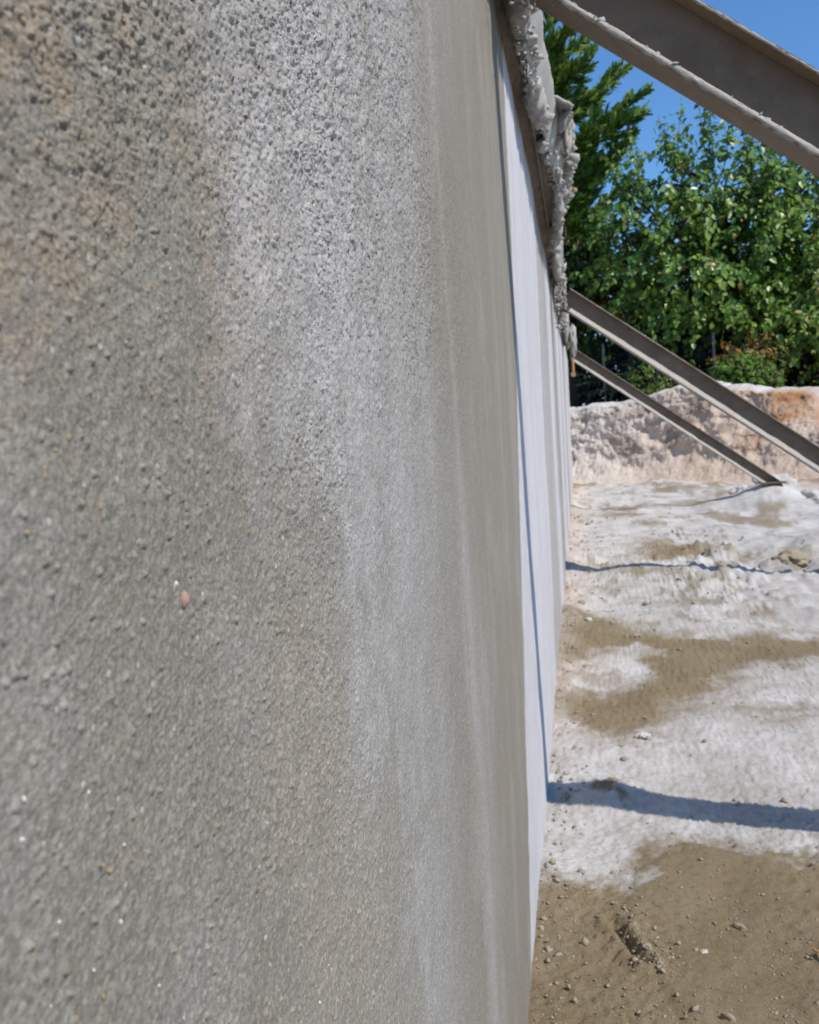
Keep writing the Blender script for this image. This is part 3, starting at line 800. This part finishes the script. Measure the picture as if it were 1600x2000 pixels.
# curled flake of mortar that hangs over the flange with a hollow under it, and a drip with a bead at its end
def flake(y, wy_, z0):
    us = np.linspace(0, 1, 34); vs = np.linspace(-1, 1, 40)
    U, V = np.meshgrid(us, vs, indexing='ij')
    ang = U * 1.9
    x = waler_x(y) - 0.01 + 0.105 * np.sin(ang) * (1 + 0.22 * fbm(V * 3, U * 3, 3, 170))
    zz = z0 - 0.045 + 0.065 * np.cos(ang) + 0.004 * fbm(U * 12, V * 12, 4, 171) - 0.045 * np.clip(U - 0.72, 0, 1) * (1 + 2.5 * vnoise(V * 5, U * 0, 172)) * 2
    yy = y + wy_ * V * (1 - 0.25 * U) + 0.012 * fbm(U * 7, V * 7, 4, 173)
    x = x + 0.007 * fbm(U * 8 + 3, V * 8, 4, 175); zz = zz + 0.008 * fbm(U * 7 + 9, V * 9, 4, 176)
    tear = 0.5 + 0.5 * fbm(V * 6, U * 0.3, 4, 177)
    zz = zz + 0.05 * tear * sstep(0.55, 1.0, U); x = x - 0.045 * tear * sstep(0.6, 1.0, U)
    top = np.stack([x, yy, zz], -1).reshape(-1, 3)
    bot = np.stack([x - 0.008 * np.sin(ang), yy, zz - 0.010 + 0.003 * fbm(U * 14, V * 14, 3, 174)], -1).reshape(-1, 3)
    q = grid_quads(34, 40); n = len(top)
    rim = []
    idx = np.arange(n).reshape(34, 40)
    loop = np.concatenate([idx[0, :], idx[1:, -1], idx[-1, -2::-1], idx[-2:0:-1, 0]])
    for i in range(len(loop)):
        a, b2 = loop[i], loop[(i + 1) % len(loop)]
        rim.append((a, b2, b2 + n, a + n))
    return np_mesh('mortar_flake', np.concatenate([top, bot]), np.concatenate([q, q[:, ::-1] + n, np.array(rim)]))
fl = link('mortar_flake', flake(3.70, 0.20, ZW1 - 0.01), m_mortar, wal)
p = at_depth(1100, 385, 4.3); q = at_depth(1120, 372, 4.3)
bm = bar(p - Vector((0.015, 0, 0.004)), q, wv, 0.004, 0.004, bevel=0.001)
me = bm_mesh('mortar_drop', bm)
link('drip_stem', me, m_mortar, wal)
v, f = lump_array([q + Vector((0.006, 0, 0.002))], [0.013], 2, 3, rough=0.2)
link('drip_bead', np_mesh('drip_bead', v, tris=f), m_bolt, wal)
# lumps that stand on the top of the flange near the first strut
def tline(tt): return wline(3.75 + 1.5 * tt, 0.055 - 0.02 * tt, ZW1 - 0.045 + 0.03 * math.sin(tt * 9))
v, f = crumbs_on_line(tline, 300, 0.0100, 0.014, 21, 0, 1, 2)
v2, f2 = crumbs_on_line(lambda tt: wline(2.30 + 0.25 * tt, 0.03 + 0.03 * tt, ZW0 + 0.10 * tt), 260, 0.005, 0.012, 22)
v, f = np.concatenate([v, v2]), np.concatenate([f, f2 + len(v)])
o = link('mortar_heap', np_mesh('mortar_heap', v, tris=f), m_mortar, wal); o['kind'] = 'stuff'
for yy, zz in ((6.8, 2.05), (2.2, 2.24)):
    r = np.random.default_rng(int(yy * 10))
    n = 420 if yy > 3 else 260
    P_ = np.stack([0.03 + 0.085 * r.random(n), yy - 0.16 + r.random(n) * 0.30, zz + r.normal(0.10, 0.10, n)], -1)
    if yy < 3: P_[:, 0] = 0.055 + 0.045 * r.random(n)
    v, f = lump_array(P_, (0.008 if yy > 3 else 0.0036) * np.exp(r.normal(0, 0.4, n)), 1, int(yy * 10) + 1, rough=0.5)
    o = link('mortar_collar', np_mesh('mortar_collar', v, tris=f), m_mortar, wal); o['kind'] = 'stuff'
# end of the beam: pale plate, bolt with its nut
v0, f0 = ico(4)
v = v0 * (1 + 0.25 * fbm3(v0 * 1.6 + 4, 2, 91) + 0.16 * fbm3(v0 * 5 + 4, 3, 92))[:, None] * np.array((0.050, 0.10, 0.19)) + np.array((0.135, 12.0, HC + 1.08))
link('mortar_lump', np_mesh('mortar_lump', v, tris=f0), m_skirt, wal)
bm = bmesh.new()
bmesh.ops.create_cone(bm, cap_ends=True, segments=6, radius1=0.035, radius2=0.035, depth=0.05, matrix=Matrix.Translation((0.125, 12.0, HC + 0.64)) @ Matrix.Rotation(math.pi / 2, 4, 'X'))
bmesh.ops.create_cone(bm, cap_ends=True, segments=12, radius1=0.018, radius2=0.018, depth=0.22, matrix=Matrix.Translation((0.125, 12.0, HC + 0.75)))
link('anchor_bolt', bm_mesh('anchor_bolt', bm), m_bolt, wal)

# ------------------------------------------------------------------ clods, stones and a stick on the pit floor
def clod(name, px, py, size, mat, label, cat, seed, flat=(1, 1, 0.6), sub=4, sink=0.55, group=None, rough=1.0):
    p = on_ground(px, py)
    for _ in range(4):
        p = on_ground(px, py, ground_z(p.x, p.y))
    v0, f0 = ico(sub)
    r = np.random.default_rng(seed)
    d = 1 + 0.42 * fbm3(v0 * 1.3 + seed, 2, seed) + 0.30 * fbm3(v0 * 3.6 + seed, 3, seed + 3) * rough
    v = v0 * d[:, None] * np.array(flat) * size
    o = link(name, np_mesh(name, v, tris=f0), mat)
    o.location = (p.x, p.y, p.z + size * flat[2] * (1 - sink) * 0.5)
    o.rotation_euler = (0, 0, r.uniform(0, 6))
    return tag(o, label, cat, group)
clod('soil_clod', 1545, 1092, 0.125, m_clod, 'large brown soil clod at the right edge of the pit floor', 'clod', 11, (1, 1, 0.55), sink=0.95)
clod('mud_clod', 1262, 1850, 0.010, m_clod, 'lumpy mud clod on the rim of the wet patch', 'clod', 14, (1.2, 1, 0.6))
clod('mud_clod', 1290, 1882, 0.008, m_clod, 'smaller mud clod just below the lumpy one on the wet rim', 'clod', 15)
clod('mud_clod', 1238, 1806, 0.007, m_clod, 'small mud clod above the lumpy one on the wet rim', 'clod', 16)
clod('pebble', 1376, 1860, 0.009, m_pale_clod, 'small pale pebble lying on the wet brown mud', 'pebble', 17)
clod('stone_chip', 1446, 1814, 0.012, m_clod, 'dark stone chip standing up in the wet mud', 'pebble', 18, (1.3, 0.5, 0.8))
clod('limestone_rock', 1512, 960, 0.24, m_pale_clod, 'pale limestone rock at the foot of the farthest strut', 'rock', 19, (1, 1, 0.7))
clod('limestone_rock', 1450, 968, 0.17, m_pale_clod, 'pale limestone rock left of the farthest strut foot', 'rock', 20, (1.2, 1, 0.7))
clod('limestone_rock', 1585, 985, 0.19, m_pale_clod, 'pale limestone rock near the right edge below the bank', 'rock', 22, (1.2, 1, 0.6))
clod('pebble', 1150, 1212, 0.022, m_pale_clod, 'pale pebble on brown soil close to the wall foot', 'pebble', 23)
clod('soil_clod', 1136, 1180, 0.03, m_clod, 'brown clod close against the wall foot', 'clod', 24)
clod('soil_clod', 1240, 1245, 0.03, m_clod, 'dark clod at the tip of the white dry patch', 'clod', 25)
clod('mortar_lump', 1255, 1440, 0.024, m_pale_clod, 'pale mortar lump on the dry floor above the long shadow', 'clod', 26)
clod('soil_clod', 1220, 1484, 0.014, m_clod, 'tiny brown clod just above the long shadow', 'clod', 27)
p = on_ground(1588, 1872); q = on_ground(1625, 1895)
me = bm_mesh('stick', bar(p + Vector((0, 0, 0.022)), q + Vector((0, 0, 0.026)), wv, 0.008, 0.007))
tag(link('stick', me, m_stick), 'short orange brown wooden stick at the right edge of the wet mud', 'stick')
# mortar and soil dropped along the wall foot
r = np.random.default_rng(35)
cs, sz = [], []
for i in range(300):
    y = 1.6 * math.exp(r.uniform(0, 1.9)); x = 0.012 + abs(r.normal(0, 0.045)) * (0.6 + 0.25 * y)
    s = min(0.0036 * math.exp(r.normal(0, 0.5)) * (0.6 + 0.2 * y), 0.010)
    cs.append((x, y, ground_z(x, y) + s * 0.25)); sz.append(s)
v, f = lump_array(cs, sz, 1, 36, (1, 1, 0.75), 0.5)
tag(link('mortar_droppings', np_mesh('mortar_droppings', v, tris=f), m_clod), kind='stuff')
# uncountable crumbs
r = np.random.default_rng(31)
cs, sz = [], []
for i in range(260):
    k_ = r.random(); px = 1205 + 100 * k_ + r.normal(0, 22); py = 1770 + 130 * k_ + r.normal(0, 16)
    p = on_ground(px, py); s = 0.0019 * math.exp(r.normal(0, 0.5))
    cs.append((p.x, p.y, ground_z(p.x, p.y) + s * 0.2)); sz.append(s)
for i in range(380):
    x = abs(r.normal(0, 0.9)) + 0.02; y = 1.5 * math.exp(r.uniform(0, 2.1))
    if x > 2.6: continue
    s = 0.0028 * math.exp(r.normal(0, 0.55)) * (y / 2.0) ** 0.75
    cs.append((x, y, ground_z(x, y) + s * 0.3)); sz.append(s)
v, f = lump_array(cs, sz, 1, 32, (1, 1, 0.75), 0.5)
tag(link('soil_crumbs', np_mesh('soil_crumbs', v, tris=f), m_clod), kind='stuff')
cs, sz = [], []
for i in range(1000):
    px, py = r.uniform(1040, 1640), r.uniform(1690, 2040)
    p = on_ground(px, py); s = 0.0016 * math.exp(r.normal(0, 0.5))
    cs.append((p.x, p.y, ground_z(p.x, p.y) + s * 0.2)); sz.append(s)
v, f = lump_array(cs, sz, 1, 33, (1, 1, 0.75), 0.5)
tag(link('mud_crumbs', np_mesh('mud_crumbs', v, tris=f), m_clod), kind='stuff')

# ------------------------------------------------------------------ vegetation
def tube_path(pts, radii, seg=7):
    pts = [Vector(p) for p in pts]
    V, Q = [], []
    for i, p in enumerate(pts):
        d = (pts[min(i + 1, len(pts) - 1)] - pts[max(i - 1, 0)]).normalized()
        u = d.cross(Vector((0.3, 0.9, 0.1))).normalized(); w = d.cross(u)
        for k in range(seg):
            a = 2 * math.pi * k / seg
            V.append(p + (u * math.cos(a) + w * math.sin(a)) * radii[i])
    for i in range(len(pts) - 1):
        for k in range(seg):
            Q.append((i * seg + k, i * seg + (k + 1) % seg, (i + 1) * seg + (k + 1) % seg, (i + 1) * seg + k))
    return np.array([v[:] for v in V]), np.array(Q)

def join(parts):
    V, Q, o = [], [], 0
    for v, q in parts:
        V.append(v); Q.append(q + o); o += len(v)
    return np.concatenate(V), np.concatenate(Q)

LEAF = np.array([(0, 0, 0), (0.30, 0.22, 0.05), (0.30, 0.60, 0.02), (0, 1.0, -0.10), (-0.30, 0.60, 0.02), (-0.30, 0.22, 0.05), (0, 0.5, -0.05)])
LEAFQ = np.array([(0, 1, 2, 6), (6, 2, 3, 4), (0, 6, 4, 5)])
def leaf_frames(dirs, ups):
    d = dirs / np.linalg.norm(dirs, axis=1, keepdims=True)
    x = np.cross(d, ups); x /= np.linalg.norm(x, axis=1, keepdims=True) + 1e-9
    z = np.cross(x, d)
    return x, d, z
def leaves_mesh(name, pos, dirs, ups, sizes, shape=LEAF, quads=LEAFQ):
    x, d, z = leaf_frames(dirs, ups)
    V = pos[:, None, :] + sizes[:, None, None] * (shape[None, :, 0:1] * x[:, None, :] + shape[None, :, 1:2] * d[:, None, :] + shape[None, :, 2:3] * z[:, None, :])
    n = len(shape)
    Q = (quads[None] + (np.arange(len(pos)) * n)[:, None, None]).reshape(-1, 4)
    return np_mesh(name, V.reshape(-1, 3), Q, smooth=False)

def broad_tree(base, lobes, n_twig, leaf, mat, label, seed, trunk_h, n_parts=0, bark=None, droop=0.5, top_shoots=0, per=22, cat='tree', name='broadleaf_tree', group=None):
    """lobes: (centre, radii) ellipsoids of twig origins"""
    r = np.random.default_rng(seed)
    base = Vector(base)
    root = empty(name, base)
    tag(root, label, cat, group)
    pos, dr, up, sz = [], [], [], []
    wood = []
    fork = base + Vector((0.1, 0, trunk_h))
    wood.append(tube_path([base - Vector((0, 0, 0.2)), base + Vector((0.05, 0.02, trunk_h * 0.5)), fork], [0.17, 0.14, 0.12]))
    wts = np.array([l[1][0] * l[1][2] for l in lobes]); wts = wts / wts.sum()
    for c, rad in lobes:
        c = Vector(c)
        mid = fork.lerp(c, 0.5) + Vector((0, 0, 0.25))
        wood.append(tube_path([fork, mid, c, c + (c - fork) * 0.35], [0.085, 0.06, 0.035, 0.012]))
    for k in range(n_twig):
        c, rad = lobes[r.choice(len(lobes), p=wts)]
        d = r.normal(0, 1, 3); d /= np.linalg.norm(d)
        rr_ = r.uniform(0.45, 1.0) ** 0.6
        o = np.array(c) + d * np.array(rad) * rr_
        shoot = top_shoots and d[2] > 0.35 and r.random() < top_shoots
        out = d * np.array([1, 1, 0.6]) + np.array([0, 0, 1.5 if shoot else 0.15])
        out /= np.linalg.norm(out)
        L = r.uniform(0.5, 1.0) * (1.25 if shoot else 1.0) * min(leaf * 7, 1.15) * (0.45 if leaf < 0.08 else 1.0)
        m = per if not shoot else int(per * 0.9)
        ts = np.linspace(0.0, 1, m)
        sag = 0.0 if shoot else droop
        pts = o[None] + out[None] * (ts[:, None] * L) + np.array([0, 0, -1])[None] * (sag * L * ts[:, None] ** 2)
        pts = pts + r.normal(0, leaf * 0.22, pts.shape)
        side = np.cross(out, r.normal(0, 1, 3)); side /= np.linalg.norm(side) + 1e-9
        sg = np.where(np.arange(m) % 2 == 0, 1, -1)[:, None]
        ld = side[None] * sg * 0.75 + out[None] * 0.35 + np.array([0, 0, -0.75])[None] + r.normal(0, 0.35, (m, 3))
        lu = np.array([0.35, -0.45, 0.8])[None] * 0.8 + d[None] * 0.5 + r.normal(0, 0.4, (m, 3))
        pos.append(pts); dr.append(ld); up.append(lu); sz.append(leaf * r.uniform(0.45, 1.25, m) * (1 - 0.35 * ts))
        if r.random() < 0.5:
            e = o + out * L + np.array([0, 0, -sag * L])
            inner = np.array(c) + (o - np.array(c)) * 0.45
            wood.append(tube_path([inner, o, (o + e) / 2 + np.array([0, 0, sag * L * 0.25]), e], [0.018, 0.011, 0.006, 0.003], 4))
    pos = np.concatenate(pos); dr = np.concatenate(dr); up = np.concatenate(up); sz = np.concatenate(sz)
    v, q = join(wood)
    link('trunk', np_mesh('trunk', v, q), bark or m_bark, root)
    keep = np.ones(len(pos), bool)
    if n_parts:
        # leaves that show largest: those nearest the camera and inside the view, each its own part
        rel = (pos - np.array(CAM[:])) @ np.array(R3)     # world -> camera axes
        px = rel[:, 0] / -rel[:, 2] * F_PX + 800; py = 1000 - rel[:, 1] / -rel[:, 2] * F_PX
        show = np.where((px > 1120) & (px < 1600) & (py > 200) & (py < 770), sz / -rel[:, 2], 0)
        idx = np.argsort(-show)[:n_parts]
        keep[idx] = False
        lm = np_mesh('leaf', LEAF, LEAFQ, smooth=False); lm.materials.append(mat)
        x, d, z = leaf_frames(dr[idx], up[idx])
        for i, k in enumerate(idx):
            o = bpy.data.objects.new('leaf', lm); COL.objects.link(o); o.parent = root
            s = float(sz[k])
            Mx = Matrix((Vector(x[i]) * s, Vector(d[i]) * s, Vector(z[i]) * s)).transposed().to_4x4()
            Mx.translation = Vector(pos[k]) - base
            o.matrix_local = Mx
    o = link('foliage', leaves_mesh('foliage', pos[keep], dr[keep], up[keep], sz[keep]), mat, root)
    o['kind'] = 'stuff'
    return root

def B(px, py, y): return at_depth(px, py, y)

# the mulberry-like tree in the middle right
YT = 19.5
lobes = []
for px, py, y, rx, rz in ((1290, 430, 21.0, 1.2, 1.1), (1400, 370, 21.3, 1.4, 1.1), (1370, 520, 20.8, 1.5, 1.1), (1500, 450, 21.3, 1.4, 1.3), (1245, 530, 21.0, 0.8, 0.8), (1590, 520, 21.5, 1.3, 1.3), (1440, 590, 20.8, 1.3, 0.65), (1650, 420, 21.8, 1.5, 1.4), (1360, 625, 20.8, 0.5, 0.45)):
    lobes.append((B(px, py, y)[:], (rx, rx * 0.9, rz)))
YT = 21.3
tb = B(1440, 780, YT)
broad_tree((tb.x, tb.y, 1.45), lobes, 860, 0.205, m_leaf, 'big broadleaf tree with dark glossy hanging leaves behind the middle strut', 41, 2.6, 300, droop=0.55, top_shoots=0.75, per=20)

# lighter tree on the right whose lower branches turn yellow
lobes = []
for px, py, y, rx, rz in ((1570, 610, 20.3, 0.85, 0.7), (1640, 560, 20.5, 1.0, 0.9), (1570, 690, 20.6, 0.8, 0.4), (1680, 650, 20.6, 1.0, 0.8)):
    lobes.append((B(px, py, y)[:], (rx, rx * 0.9, rz)))
tb = B(1640, 790, 20.6)
broad_tree((tb.x, tb.y, 1.4), lobes, 210, 0.17, m_leaf_light, 'lighter yellow green broadleaf tree at the right edge above the bank', 42, 1.6, 120, droop=0.5, per=20)

# conifers
BLADE = np.array([(-0.5, 0, 0), (0.5, 0, 0), (0.32, 0.6, 0.05), (0, 1, 0.0), (-0.32, 0.6, 0.05)])
BLADE = np.array([(-0.16, 0, 0), (0.16, 0, 0), (0.09, 1, 0), (-0.09, 1, 0)])
BLADEQ = np.array([(0, 1, 2, 3)])
def conifer(base, height, branches, mat, label, seed, blade, n_blade, radius, droop=0.0, group=None, bark=None):
    r = np.random.default_rng(seed)
    base = Vector(base)
    root = empty('conifer_tree', base); tag(root, label, 'tree', group)
    wood = [tube_path([base - Vector((0, 0, 0.2)), base + Vector((0, 0, height * 0.5)), base + Vector((0, 0, height))], [0.22, 0.13, 0.02])]
    pos, dr, up, sz = [], [], [], []
    for (z0, tip) in branches:
        o = np.array(base[:]) + np.array([0, 0, z0]); tip = np.array(tip)
        ax = tip - o; L = np.linalg.norm(ax)
        m = int(n_blade * (0.4 + L / 3.0))
        ctrl = o + ax * 0.5 + np.array([0, 0, -0.10 * L if droop == 0 else 0.15 * L])
        t_ = r.uniform(0.12, 1.0, m) ** 0.75
        P_ = (1 - t_[:, None]) ** 2 * o + 2 * (t_ * (1 - t_))[:, None] * ctrl + t_[:, None] ** 2 * tip
        T_ = 2 * (1 - t_[:, None]) * (ctrl - o) + 2 * t_[:, None] * (tip - ctrl); T_ /= np.linalg.norm(T_, axis=1, keepdims=True)
        # side sprays: groups of blades share a direction, which gives ragged plumes
        ns = max(8, int(L * 9)); sp = r.integers(0, ns, m)
        sdir = r.normal(0, 1, (ns, 3)); st = (np.arange(ns) + 0.5) / ns
        t_ = np.clip(st[sp] * 0.9 + 0.08 + r.normal(0, 0.02, m), 0.03, 1)
        P_ = (1 - t_[:, None]) ** 2 * o + 2 * (t_ * (1 - t_))[:, None] * ctrl + t_[:, None] ** 2 * tip
        T_ = 2 * (1 - t_[:, None]) * (ctrl - o) + 2 * t_[:, None] * (tip - ctrl); T_ /= np.linalg.norm(T_, axis=1, keepdims=True)
        sd_ = sdir[sp]; sd_ = sd_ - (sd_ * T_).sum(1, keepdims=True) * T_; sd_ /= np.linalg.norm(sd_, axis=1, keepdims=True) + 1e-9
        w_ = radius * (0.35 + 1.15 * np.sin(np.clip(t_ * 1.25, 0, 1.25) * 2.0)) * (1.12 - t_)
        a_ = r.uniform(0, 1, m)
        P2 = P_ + sd_ * (a_ * w_)[:, None] + T_ * (a_ * w_ * 0.9)[:, None] + r.normal(0, 0.025, (m, 3)) + np.array([0, 0, -droop])[None] * (a_ * w_)[:, None]
        pos.append(P2); dr.append(T_ * 0.9 + sd_ * 0.55 + r.normal(0, 0.28, (m, 3)) + np.array([0, 0, 0.25 - droop])); up.append(np.array([0.4, -0.6, 0.6]) + r.normal(0, 0.5, (m, 3)))
        sz.append(blade * r.uniform(0.6, 1.3, m))
        wood.append(tube_path([o, ctrl * 0.5 + (o + tip) * 0.25, tip], [0.05, 0.03, 0.006], 4))
    v, q = join(wood)
    link('trunk', np_mesh('trunk', v, q), bark or m_bark, root)
    o = link('foliage', leaves_mesh('foliage', np.concatenate(pos), np.concatenate(dr), np.concatenate(up), np.concatenate(sz), BLADE, BLADEQ), mat, root)
    o['kind'] = 'stuff'
    return root

YC = 24.0
cb = B(1062, 780, YC)
r = np.random.default_rng(51)
br = []
for px, py, z0 in ((1222, 128, 7.3), (1262, 172, 6.6), (1256, 215, 6.3), (1160, 105, 7.9), (1140, 80, 8.4), (1110, 55, 8.9), (1085, 20, 9.3), (1060, -30, 10.0), (1240, 262, 5.6), (1205, 300, 5.2), (1190, 230, 6.5), (1180, 170, 7.4), (1150, 250, 6.5), (1200, 380, 4.2), (1215, 440, 3.6), (1150, 340, 5.4), (1170, 420, 4.3), (1110, 150, 8.2), (1120, 230, 7.2)):
    br.append((z0, B(px, py, YC + r.uniform(-1.6, 0.8))[:]))
for k in range(75):
    z0 = r.uniform(1.5, 9.6); a = r.uniform(0, 6.28); L = (2.4 * (1 - z0 / 12.5) + 0.35) * r.uniform(0.6, 1.0)
    br.append((z0, (cb.x + math.cos(a) * L, cb.y + math.sin(a) * L, 1.4 + z0 + L * r.uniform(0.55, 1.1))))
conifer((cb.x, cb.y, 1.4), 10.8, br, m_needle, 'tall dark conifer with upswept pointed branches beside the wall top', 52, 0.20, 620, 0.42)
YC2 = 22.5
cb = B(1120, 780, YC2)
br = []
for k in range(46):
    z0 = r.uniform(1.3, 4.2); a = r.uniform(0, 6.28); L = r.uniform(0.7, 1.55)
    br.append((z0, (cb.x + math.cos(a) * L, cb.y + math.sin(a) * L, 1.4 + z0 + r.uniform(-0.25, 0.25))))
conifer((cb.x, cb.y, 1.4), 4.6, br, m_needle_y, 'smaller yellow green conifer with drooping sprays below the tall dark one', 53, 0.15, 420, 0.34, droop=0.5)

# understory and the hedge behind the fence, leaf colour darkened for crown shade
def bush(px, py, y, rx, rz, n, leaf, mat, label, seed, name='shrub', cat='shrub', per=16, group=None, droop=0.2, z=1.45):
    c = B(px, py, y)
    b = (c.x, c.y, z)
    lob = [((c.x, c.y, c.z), (rx, rx * 0.8, rz))]
    return broad_tree(b, lob, n, leaf, mat, label, seed, max(0.1, (c.z - z) * 0.5), 0, None, droop, 0, per, cat, name, group)
bush(1450, 730, 18.8, 0.50, 0.36, 330, 0.07, m_shrub, 'bright green rounded shrub on the crest of the bank', 61)
bush(1510, 742, 18.8, 0.16, 0.18, 70, 0.05, m_shrub, 'small bright green tuft right of the rounded shrub', 62)
bush(1455, 688, 19.3, 0.45, 0.24, 40, 0.08, m_autumn, 'sparse orange yellow shrub rising above the bright green one', 63)
bush(1222, 602, 21.5, 0.20, 0.22, 14, 0.10, m_autumn, 'small cluster of yellow leaves against the dark shade-coloured hedge', 64)
bush(1225, 740, 21.0, 0.9, 0.35, 60, 0.10, m_leaf_shaded, 'low dark shade-coloured shrub behind the wire fence', 65)
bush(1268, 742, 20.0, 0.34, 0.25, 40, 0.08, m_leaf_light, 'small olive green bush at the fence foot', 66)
for k, (px, py, y, rx, rz, n, lb) in enumerate(((1250, 690, 24.5, 1.5, 0.9, 260, 'dark shade-coloured hedge bush behind the left part of the fence'),
                                   (1360, 680, 24.0, 1.7, 1.4, 380, 'dark shade-coloured hedge bush behind the middle strut'),
                                   (1480, 660, 23.5, 1.8, 1.5, 420, 'dark shade-coloured hedge bush behind the bright green shrub'),
                                   (1600, 680, 22.5, 1.8, 1.4, 420, 'dark shade-coloured hedge bush at the right edge'),
                                   (1150, 742, 23.5, 0.8, 0.45, 160, 'dark shade-coloured hedge bush beside the wall end below the sky gap'),
                                   (1330, 560, 25.0, 1.6, 1.6, 360, 'tall dark shade-coloured hedge bush behind the conifer branches'))):
    bush(px, py, y, rx, rz, n, 0.17, m_leaf_shaded, lb, 70 + k, 'hedge_bush', 'hedge bush', 18)
# trees further along the same row, outside the frame to the right; they shade the hedge
for k, (x, y) in enumerate(((9.4, 22.5), (12.8, 22.0))):
    lob = [((x + dx, y + dy, zz), (1.5, 1.4, 1.2)) for dx, dy, zz in ((-0.9, 0, 4.2), (0.9, 0.3, 4.6), (0, -0.2, 5.8), (0.1, 0.9, 4.0))]
    broad_tree((x, y, 1.45), lob, 220, 0.26, m_leaf, ('broadleaf tree beyond the right edge of the bank', 'second broadleaf tree beyond the right edge of the bank')[k], 80 + k, 1.9, 0, droop=0.5, per=18)

# ------------------------------------------------------------------ welded wire fence behind the bank
fa = B(1080, 700, 21.6); fb = B(1395, 700, 20.4)
fz0, fz1 = 1.45, 2.92
fence = empty('wire_fence', (fa.x, fa.y, fz0)); tag(fence, 'dark welded wire fence on posts behind the bank, left of the green shrub', 'fence')
npan = 3
for i in range(npan + 1):
    t_ = i / npan
    x = fa.x + (fb.x - fa.x) * t_; y = fa.y + (fb.y - fa.y) * t_
    link('post', bm_mesh('post', bar((x, y, fz0 - 0.1), (x, y, fz1 + 0.06), (1, 0, 0), 0.05, 0.05)), m_post, fence)
for i in range(npan):
    bm = bmesh.new()
    a = Vector((fa.x + (fb.x - fa.x) * i / npan, fa.y + (fb.y - fa.y) * i / npan, 0)); c = Vector((fa.x + (fb.x - fa.x) * (i + 1) / npan, fa.y + (fb.y - fa.y) * (i + 1) / npan, 0))
    L = (c - a).length; d = (c - a) / L; n = int(L / 0.06)
    for k in range(1, n):
        p = a + d * (L * k / n)
        bmesh.ops.create_cube(bm, size=1, matrix=Matrix.Translation((p.x, p.y, (fz0 + fz1) / 2)) @ Matrix.Diagonal((0.007, 0.007, fz1 - fz0, 1)))
    for k in range(9):
        zz = fz0 + 0.08 + k * (fz1 - fz0 - 0.1) / 8; p = (a + c) / 2
        Mx = Matrix((d, Vector((-d.y, d.x, 0)), Vector((0, 0, 1)))).transposed().to_4x4(); Mx.translation = (p.x, p.y, zz)
        bmesh.ops.create_cube(bm, size=1, matrix=Mx @ Matrix.Diagonal((L - 0.06, 0.009, 0.007, 1)))
    o = link('mesh_panel', bm_mesh('mesh_panel', bm), m_fence, fence); o['kind'] = 'stuff'
